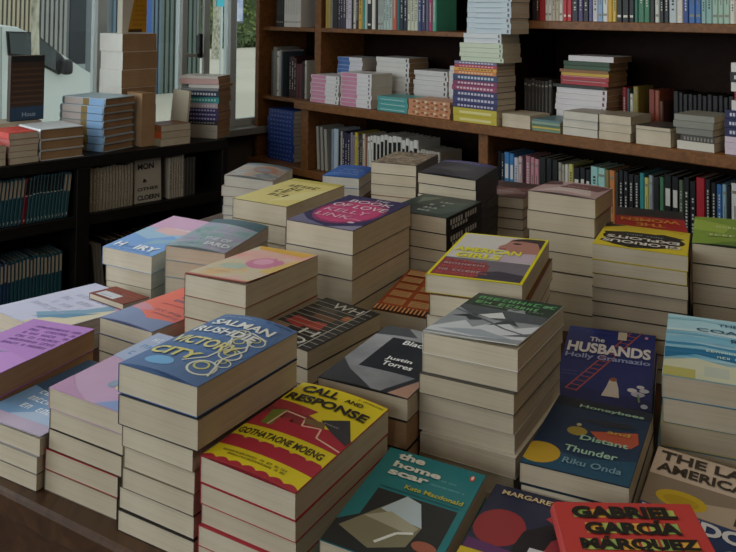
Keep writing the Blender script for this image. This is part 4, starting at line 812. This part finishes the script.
s, k = row((*uv(-2.985, 0), .6524), VAX, NU, 1.497, [('#8f8674', 'beige', .013, .165, 14, 'text')], 'the low unit top right', gU, 53, .125)
s2, k = row((*uv(-2.985, 0), .6524), VAX, NU, s + .16, [('#a39b8c', 'pale grey', .012, .17, 6, 'text'), ('#3c3934', 'dark grey', .014, .158, 4, '')], 'the low unit top right', gU, 54, .125, first=k)
s, k = row((*uv(-2.985, 0), .3624), VAX, NU, 1.53, [('#6f6c64', 'grey', .013, .165, 3, ('l', -.12)), ('#1d1c1c', 'black', .016, .17, 6, ''), ('#5a1c1c', 'dark red', .016, .16, 4, ''), ('#221f1e', 'black', .016, .17, 8, 'text'), ('#4a4038', 'brown', .02, .16, 3, '')], 'the low unit lower right', gU, 55, .125)
# face-out book leaning in the upper right shelf of the unit
def standing(label, o, R, Bk, w, h, t, cover, art, lean=.0, paper=None, name='paperback_book', group=None, spine_mat=None):
    """book standing upright, front cover towards -Bk, tipped back by lean"""
    root = empty(name, o, 0); tag(root, label, 'book', group)
    Zx = ZAX*math.cos(lean) + Bk*math.sin(lean); Bx = Bk*math.cos(lean) - ZAX*math.sin(lean)
    up = ZAX * (t*math.sin(lean))
    bm = bmesh.new(); fbox(bm, up, R, Bx, Zx, (.0012, w - .001), (.0012, t - .0012), (.001, h - .001)); meshobj('page_block', bm, paper or PAPER, root)
    bm = bmesh.new(); fbox(bm, up, R, Bx, Zx, (0, w), (0, .001), (0, h)); fbox(bm, up, R, Bx, Zx, (0, w), (t - .001, t), (0, h)); fbox(bm, up, R, Bx, Zx, (0, .001), (.001, t - .001), (0, h))
    meshobj('cover', bm, cover if isinstance(cover, bpy.types.Material) else mat(cover), root)
    polys, texts = art_polys(art)
    bm = bmesh.new(); mats = []; idx = {}; layer = 0
    for pl in polys:
        c = pl[1]
        if c not in idx: idx[c] = len(mats); mats.append(c if isinstance(c, bpy.types.Material) else mat(c))
        if not (len(pl) > 2 and pl[2] == 'same'): layer += 1
        f = bm.faces.new([bm.verts.new(up + R*a*w + Zx*b*h - Bx*(.0003 + .00005*layer)) for a, b in pl[0]]); f.material_index = idx[c]
    for tx in texts:
        sx, u0, v0, W, H, c = tx[:6]
        if c not in idx: idx[c] = len(mats); mats.append(mat(c))
        vs, fs = textmesh(sx, .03); vv = [bm.verts.new(up + R*(u0 + x*W)*w + Zx*(v0 + y*H)*h - Bx*.0015) for x, y in vs]
        for f in fs: bm.faces.new([vv[i] for i in f]).material_index = idx[c]
    if mats: meshobj('cover_art', bm, mats, root)
    else: bm.free()
    return root
standing('pale face-out book with black capitals leaning on the low unit upper shelf', (*uv(-2.99, 1.69), .6526), VAX, NU, .12, .172, .018, '#aaa496', [('r', .01, .01, .99, .99, '#aaa496'), ('t', 'MON', .12, .76, .6, .14, '#25221f'), ('t', '&', .3, .46, .16, .08, '#25221f'), ('t', 'OTHER', .1, .27, .8, .08, '#4a453f'), ('t', 'CLOERN', .1, .06, .82, .11, '#25221f')], .05)
# piles on top of the low unit
gT = 'books piled on the low unit by the window'
ZU = .8703
def vpile(v0, v1, u, specs, where, seed, zb=ZU):      # bottoms of the pages face the room
    sp = [(c, wd, v1 - v0, l, t, *r) for (c, wd, l, t, *r) in specs]
    return pile(uv(u, v0), A45, sp, where, gT, seed, zb)
vpile(1.02, 1.18, -2.985, [('#9c9080', 'cream', .2, .024), ('#9c9080', 'cream', .2, .024), ('#8a4038', 'cream', .2, .024)], 'the cream pile nearest the left frame edge', 61)
vpile(1.19, 1.295, -2.985, [('#9c7a70', 'tan', .17, .022), ('#9c7a70', 'tan', .17, .022), ('#9c7a70', 'tan', .17, .022), ('#a8504a', 'tan', .17, .022), ('#b8382e', 'red covered', .17, .022, dict(art=[('r', 0, 0, 1, 1, '#bf4034'), ('s', .2, .2, .9, .1, '#d99a90')]))], 'the red-topped pile on the low unit', 62)
zt_ = vpile(1.302, 1.47, -2.985, [('#c4c8c8', 'white', .20, .036, dict(hard=True, paper=PAPERB)), ('#c4c8c8', 'white', .20, .039, dict(hard=True, paper=PAPERB)), ('#c9cccc', 'white', .20, .039, dict(hard=True, paper=PAPERB))], 'the white hardback pile on the low unit', 63)
bl_ = dict(hard=True, spine=[(.02, .36, 0.05, .95, '#8db2da'), (.36, .50, .05, .95, '#8a7440'), (.50, .97, .05, .95, '#b5aaa4'), (.93, .98, .05, .95, '#5f7a7c')], paper=PAPERB)
angd = math.radians(45 + 18)
specs = [('#a5b9c4', 'pale blue', .165, .235, .0295, dict(bl_)) for _ in range(7)]; specs[5] = (*specs[5][:5], dict(bl_, dx=-.006)); specs[6] = (*specs[6][:5], dict(bl_, dx=.006))
pile(uv(-3.0, 1.558), angd, specs, 'the pale blue hardback pile on the low unit', gT, 64, ZU)
standing('brown-edged thick book standing beside the pale blue pile', (*uv(-3.02, 1.732), ZU + .0005), VAX, NU, .06, .215, .12, PAPERB, [], 0, PAPERB, group=None)
tl = math.radians(45 + 5)
sp_ = [('#e6e4dc', 'very thick white', .172, .165, .0755, dict(paper=PAPERB)) for _ in range(6)]  # lit and shaded sides put into white card and tan pages
pile(uv(-3.155, 1.715), tl, sp_, 'the pile of thick books by the window', gT, 65, ZU)
standing('ochre yellow book standing on the pile of thick books', (*uv(-3.20, 1.735), ZU + 6*.0756 + .001), (VAX*.99 + NU*.12).normalized(), (NU*.99 - VAX*.12).normalized(), .125, .2, .035, '#cfc9ba', [('p', [(.22, .02), (.98, .02), (.98, .98), (.55, .98)], '#b98316'), ('p', [(.24, .02), (.8, .02), (.8, .09), (.27, .09)], '#4a3412')] + [('s', .42 + .025*i, .16 + .1*i, .95, .07, '#8f6410') for i in range(8)], .0)
vpile(1.795, 1.935, -2.975, [('#8a7f6c', 'cream', .12, .03), ('#8a7f6c', 'cream', .12, .028, dict(spine=[(0, 1, 0, 1, '#a8481c')])), ('#7d4a2c', 'cream', .12, .026)], 'the small cream pile on the low unit', 66)
cl = [('#a9a294', 'cream', .13, .19, .03), ('#a9a294', 'cream', .13, .19, .027)]
cl += [('#2c2b30', 'black', .125, .178, .018, lines('#8a8a90'))] + [('#3c3468', 'violet', .125, .185, .018, lines('#a9a3c4')) for _ in range(3)] + [('#b9a9b8', 'pale pink', .125, .178, .022, lines('#d9d0d6')), ('#2f9a98', 'turquoise', .125, .185, .026, lines('#a9d9d4')), ('#27364e', 'navy', .125, .178, .026, lines('#c9ccd4')), ('#8a8e90', 'grey', .125, .178, .012), ('#d9d6d0', 'white', .14, .145, .016), ('#cfa8a4', 'pale pink', .125, .185, .024), ('#d0cbc2', 'cream', .125, .185, .012)]
cl = [(*t[:5], dict(t[5] if len(t) > 5 else {}, paper=PAPERB)) for t in cl]
pile(uv(-2.995, 2.085), math.radians(75), cl, 'the colourful pile on the low unit', gT, 67, ZU)
standing('cream book leaning against the colourful pile', (*uv(-3.03, 1.94), ZU + .0006), NU, VAX, .125, .21, .010, '#c4bba4', [], .10)
zq_ = vpile(1.215, 1.40, -3.195, [('#a39a88', 'cream', .135, .03), ('#a39a88', 'cream', .135, .03), ('#a39a88', 'cream', .135, .03), ('#a39a88', 'cream', .135, .029)], 'the low pile carrying the dark face-out book', 68)
standing('dark face-out book with a blue foot standing by the window', (*uv(-3.225, 1.285), zq_ + .001), VAX, NU, .132, .252, .03, '#3a2e28', [('r', .01, .01, .99, .99, '#43342b'), ('r', .01, .01, .99, .21, '#2f4a66'), ('r', .01, .90, .99, .99, '#23282a')] + [('r', .03, .27 + .085*i, .97, .30 + .085*i, '#5c4434') for i in range(7)] + [('t', 'Hous', .35, .06, .4, .07, '#8fa4b8')], .0)
# ------------------------------------------------------------------ the street outside
GZ = -.45
setting('trim_2', [((-60, -3.58), (-20, 70), (GZ - .1, GZ))], mat('#b3ad9c', .9, .1, .6, name='street_paving'))
def dirbox(bm, u, v, z, mi=0): return uvbox(bm, u, v, z, mi)
bd = empty('street_building', (*uv(-16.2, 6.5), GZ), 0); tag(bd, 'grey ribbed building front across the street', 'building')
bo_ = -Vector(bd.location)
def bbox(name, boxes, m):
    bm = bmesh.new()
    for (u, v, z) in boxes: fbox(bm, bo_, UAX, VAX, ZAX, u, v, z)
    return meshobj(name, bm, m, bd)
bbox('wall', [((-16.6, -16.3), (1.5, 10.75), (GZ, 6))], mat('#6d7478', .8, .08, 2))
def ribs(name, v0, v1, pitch, m, depth=.06):
    bm = bmesh.new(); v = v0
    while v < v1 - pitch*.3:
        fbox(bm, bo_, UAX, VAX, ZAX, (-16.3, -16.3 + depth), (v, v + pitch*.55), (GZ, 6)); v += pitch
    meshobj(name, bm, m, bd)
ribs('shutter', 6.05, 6.95, .085, mat('#a89f88', .6, .06, 3))
ribs('shutter', 6.95, 7.62, .095, mat('#8f8f8a', .6, .06, 3))
bbox('dark_doorway', [((-16.31, -16.27), (7.66, 8.0), (.3, 6))], mat('#20282c', .3, .1, 3)); bbox('door_panel', [((-16.31, -16.26), (7.66, 8.0), (GZ, .28))], mat('#8d9696', .5, .1, 3))
bbox('dark_window', [((-16.31, -16.27), (5.3, 6.02), (1.1, 6))], mat('#2e363a', .3, .1, 3))
ribs('cladding', 8.6, 9.75, .10, mat('#5f7482', .5, .06, 3)); ribs('cladding', 9.75, 10.75, .12, mat('#5c6a62', .5, .06, 3))
bbox('blue_strip', [((-16.3, -16.22), (9.35, 9.5), (GZ, 6))], mat('#3d5fa0', .5, .05, 3))
# white van parked across
vn = empty('white_van', (*uv(-9.75, 3.3), GZ), 0); tag(vn, 'white van parked outside the shop window', 'van')
vo = -Vector(vn.location)
side = [(1.4, .25), (1.4, 1.55), (1.6, 1.70), (3.0, 1.735), (3.448, 1.717), (3.681, 1.682), (3.879, 1.592), (4.437, 1.206), (4.60, 1.11), (5.0, .98), (5.15, .8), (5.18, .35), (4.9, .25)]
bm = bmesh.new()
def ringv(u, ins):
    cx = 3.3
    return [bm.verts.new(vo + UAX*u + VAX*(v_ + (ins*.6 if v_ < cx else -ins*.6)) + ZAX*(GZ + z_ - (ins*.5 if z_ > 1 else 0))) for v_, z_ in side]
rs = [ringv(-10.5, .08), ringv(-10.38, .02), ringv(-9.10, .02), ringv(-8.98, .05)]
n = len(side)
# tumblehome: upper points lean inwards
for r_, sgn in ((rs[0], 1), (rs[3], -1)):
    for v_, (a, z_) in zip(r_, side):
        if z_ > .95: v_.co += UAX*sgn*(z_ - .95)*.04
for i in range(3):
    for k in range(n): bm.faces.new((rs[i][k], rs[i][(k+1) % n], rs[i+1][(k+1) % n], rs[i+1][k]))
bm.faces.new(rs[0]); bm.faces.new(rs[3][::-1]); bmesh.ops.recalc_face_normals(bm, faces=bm.faces[:])
meshobj('body', bm, mat('#c3cac6', .3, .02, 3), vn)
def vpan(name, pts, m, off=.02, t=.02):
    bm = bmesh.new()
    P = [vo + UAX*(-8.98 - max(0, z_ - .95)*.04 + off*.2) + VAX*v_ + ZAX*(GZ + z_) for v_, z_ in pts]
    a = [bm.verts.new(p) for p in P]; b = [bm.verts.new(p + UAX*t) for p in P]
    k = len(P); bm.faces.new(b); bm.faces.new(a[::-1])
    for i in range(k): bm.faces.new((a[i], a[(i+1) % k], b[(i+1) % k], b[i]))
    bmesh.ops.recalc_face_normals(bm, faces=bm.faces[:]); meshobj(name, bm, m, vn)
GLS = mat('#2f3a38', .08, .1, 2); TRIMB = mat('#1b1d1e', .5, .1, 3)
g_ = -GZ
vpan('window_surround', [(3.525, 1.178 + g_), (3.548, .918 + g_), (3.726, .90 + g_), (3.93, .785 + g_), (4.107, .685 + g_), (4.24, .765 + g_), (4.129, .915 + g_), (3.89, 1.112 + g_), (3.80, 1.165 + g_)], TRIMB, 0, .012)
vpan('side_window', [(3.545, 1.16 + g_), (3.565, .938 + g_), (3.726, .92 + g_), (3.92, .81 + g_), (4.06, .74 + g_), (4.06, .955 + g_), (3.885, 1.09 + g_), (3.79, 1.148 + g_)], GLS, .1, .02)
vpan('door_seam', [(3.47, 1.22 + g_), (3.49, .3), (3.50, .3), (3.482, 1.22 + g_)], mat('#8d9492', .5, .05, 3), 0, .006)
vpan('door_handle', [(3.56, .83 + g_), (3.56, .80 + g_), (3.68, .80 + g_), (3.68, .83 + g_)], mat('#c9cdcb', .3, .05, 3), 0, .03)
bm = bmesh.new(); fbox(bm, vo, UAX, VAX, ZAX, (-8.96, -8.84), (4.10, 4.22), (.69, .86)); bevel(bm, .04, 3); meshobj('wing_mirror', bm, TRIMB, vn, True)
for v_ in (1.95, 4.55):
    for u_ in (-9.16, -10.47):
        bm = bmesh.new(); c = vo + UAX*u_ + VAX*v_ + ZAX*(GZ + .31)
        tube(bm, [c, c + UAX*.2], .31, 24); w_ = meshobj('wheel', bm, mat('#18191a', .8, .1, 4), vn)
        bm = bmesh.new(); tube(bm, [c + UAX*(.2 if u_ > -10 else -.015), c + UAX*(.215 if u_ > -10 else 0)], .19, 20); h_ = meshobj('hub_cap', bm, mat('#9fa3a3', .3, .05, 4, .6), vn); h_.parent = w_
# trees, hedges and signs
def leaves(bm, c, r, n, size, rnd, mi=1):
    for _ in range(n):
        d = Vector((rnd.gauss(0, 1), rnd.gauss(0, 1), rnd.gauss(0, 1))).normalized() * (rnd.random() ** .4)
        p = Vector(c) + Vector((d.x*r[0], d.y*r[1], d.z*r[2]))
        a = Vector((rnd.gauss(0, 1), rnd.gauss(0, 1), rnd.gauss(0, 1))).normalized(); b = a.orthogonal().normalized()
        s = size*rnd.uniform(.6, 1.4)
        f = bm.faces.new([bm.verts.new(p + a*s), bm.verts.new(p + b*s*.6), bm.verts.new(p - a*s), bm.verts.new(p - b*s*.6)]); f.material_index = mi
BARK = blendmat('bark_plane_tree', [(.3, '#6f6a5c'), (.5, '#a8a592'), (.7, '#c3c0ad')], 14, .9, 1, (1, 1, .5))
LEAF = blendmat('leaf_yellow_green', [(.3, '#4f6a35'), (.5, '#8a9a55'), (.75, '#b0b078')], 1.5, .7, 2); LEAFD = blendmat('leaf_dark', [(.3, '#33452a'), (.6, '#5c6e40'), (.8, '#7d8a55')], 1.2, .7, 5)
def tree(u, v, r, h, crown, label, seed, leaf=LEAF, n=900, size=.12):
    rnd = random.Random(seed); root = empty('street_tree', (*uv(u, v), GZ), 0); tag(root, label, 'tree', 'street trees outside')
    bm = bmesh.new(); tube(bm, [(0, 0, 0), (.01, .02, h*.3), (-.02, .01, h*.6), (.03, 0, h)], [r*1.25, r, r*.95, r*.8], 12)
    for k in range(5):
        a = k*1.3; tube(bm, [(0, 0, h*.82), (math.cos(a)*crown*.35, math.sin(a)*crown*.35, h + crown*.2), (math.cos(a)*crown*.7, math.sin(a)*crown*.7, h + crown*.5)], [r*.5, r*.3, r*.12], 6)
    meshobj('trunk', bm, BARK, root)
    bm = bmesh.new()
    for k in range(9):
        c = (rnd.uniform(-.6, .6)*crown, rnd.uniform(-.6, .6)*crown, h + crown*.5 + rnd.uniform(-.3, .5)*crown)
        leaves(bm, c, (crown*.5, crown*.5, crown*.4), n//9, size, rnd, 0)
    meshobj('foliage', bm, leaf, root)
tree(-7.5, 3.21, .036, 3.0, 1.2, 'slim pale street tree standing before the white van', 71)
tree(-26.5, 18.3, .14, 5.0, 2.6, 'street tree on the far paving, seen through the right window', 72, LEAF, 1500, .2)
tree(-40.0, 27.0, .14, 3.4, 3.0, 'leafy street tree behind the far hedge', 73, LEAF, 2200, .22)
tree(-40.0, 35.5, .16, 3.4, 3.4, 'leafy street tree at the far right of the hedge', 74, LEAF, 2200, .22)
def hedge(u0, u1, v0, v1, h, label, seed, leaf, n):
    rnd = random.Random(seed); root = empty('hedge', (*uv((u0+u1)/2, (v0+v1)/2), GZ), 0); tag(root, label, 'hedge')
    bm = bmesh.new()
    for _ in range(n):
        p = UAX*(rnd.uniform(u0, u1) - (u0+u1)/2) + VAX*(rnd.uniform(v0, v1) - (v0+v1)/2) + ZAX*rnd.uniform(.05, h)
        a = Vector((rnd.gauss(0, 1), rnd.gauss(0, 1), rnd.gauss(0, 1))).normalized(); b = a.orthogonal().normalized(); s = rnd.uniform(.1, .22)
        bm.faces.new([bm.verts.new(p + a*s), bm.verts.new(p + b*s*.6), bm.verts.new(p - a*s), bm.verts.new(p - b*s*.6)])
    meshobj('foliage', bm, leaf, root)
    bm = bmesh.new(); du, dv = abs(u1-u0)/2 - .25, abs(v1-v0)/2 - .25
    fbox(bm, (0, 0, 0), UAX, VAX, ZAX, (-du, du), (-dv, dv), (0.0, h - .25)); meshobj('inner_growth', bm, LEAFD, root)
hedge(-34.6, -33.4, 21.5, 28, .75, 'low dark hedge along the far side of the street', 75, LEAFD, 2600)
hedge(-46.5, -44.5, 27, 40, 4.4, 'tall pale green hedge far behind the street', 76, LEAF, 5200)
st = empty('poster_stand', (*uv(-19.0, 13.75), GZ), 0); tag(st, 'street poster board with a pale blue picture', 'poster stand')
so = Vector((0, 0, 0))
bm = bmesh.new(); fbox(bm, so, UAX, VAX, ZAX, (-.05, .05), (-.03, .03), (0, 1.5)); meshobj('post', bm, FRAMEM, st)
bm = bmesh.new(); fbox(bm, so, UAX, VAX, ZAX, (-.06, .06), (-.25, .25), (1.5, 2.25)); bevel(bm, .01); meshobj('frame', bm, mat('#5d6664', .5), st)
bm = bmesh.new(); fbox(bm, so, UAX, VAX, ZAX, (.061, .066), (-.21, .21), (1.56, 2.19)); meshobj('poster', bm, blendmat('poster_print', [(.3, '#8f9cc8'), (.5, '#c3cbe0'), (.7, '#e0e3e8')], 3), st)
st = empty('street_sign', (*uv(-15.8, 11.05), GZ), 0); tag(st, 'small turquoise sign on the corner across the street', 'sign')
bm = bmesh.new(); tube(bm, [(0, 0, 0), (0, 0, 1.95)], .03, 8); meshobj('post', bm, FRAMEM, st)
bm = bmesh.new(); fbox(bm, so, UAX, VAX, ZAX, (-.02, .02), (-.14, .14), (1.95, 2.6)); meshobj('panel', bm, mat('#3fb4c4', .4), st)

# ------------------------------------------------------------------ light
w = bpy.data.worlds.new('world'); S.world = w; w.use_nodes = True
bg = w.node_tree.nodes['Background']; bg.inputs[0].default_value = (.90, .96, 1.0, 1); bg.inputs[1].default_value = WORLD
def area(name, loc, target, sx, sy, power, col, spread=180):
    L = bpy.data.lights.new(name, 'AREA'); L.shape = 'RECTANGLE'; L.size = sx; L.size_y = sy; L.energy = power; L.color = col; L.spread = math.radians(spread)
    o = bpy.data.objects.new(name, L); COL.objects.link(o); o.location = loc
    o.rotation_euler = (Vector(target) - Vector(loc)).to_track_quat('-Z', 'Y').to_euler()
    return o
# unseen area lamps added at the left window and behind the camera as daylight fill
def wall_fill(name, uvz, d, sx, sy, p, c): loc = Vector((*uv(uvz[0], uvz[1]), uvz[2])); return area(name, loc, loc + d, sx, sy, p, c)
wall_fill('window_fill', (WU + .08, -.9, 1.75), UAX - ZAX*.25, 3.6, 1.7, P_WIN_FILL, (.86, .95, 1.0))
wall_fill('rear_fill', (-.9, -3.0, 1.7), VAX - ZAX*.18, 3.6, 2.0, P_REAR_FILL, (.90, .96, 1.0))
# unseen warm lamps added overhead as interior fill, tint read off yellowish page faces
for (u, v) in ((-1.3, 1.75), (-.1, 1.6), (.6, .7), (-1.6, -1.0)):
    loc = Vector((*uv(u, v), 2.86)); area('overhead_fill_lamp', loc, loc - ZAX, .5, .5, P_OVER_FILL, (1.0, .80, .58))
# ------------------------------------------------------------------ camera
cam = bpy.data.cameras.new('camera'); co = bpy.data.objects.new('camera', cam); COL.objects.link(co)
cam.sensor_width = 36; cam.lens = 825.2*36/736; cam.shift_y = -(276 + 20.93)/736
co.matrix_world = Matrix.Translation((0, 0, CAMZ)) @ Matrix.Rotation(math.pi/2 + .03876, 4, 'X') @ Matrix.Rotation(.00894, 4, 'Z')
cam.clip_start = .02; cam.clip_end = 200
S.camera = co
S.view_settings.view_transform = 'Standard'; S.view_settings.look = 'None'; S.view_settings.exposure = EXPO; S.view_settings.gamma = 1; S.view_settings.use_curve_mapping = False
S.cycles.use_denoising = True; S.cycles.max_bounces = 8; S.cycles.transparent_max_bounces = 8; S.cycles.sample_clamp_indirect = 4
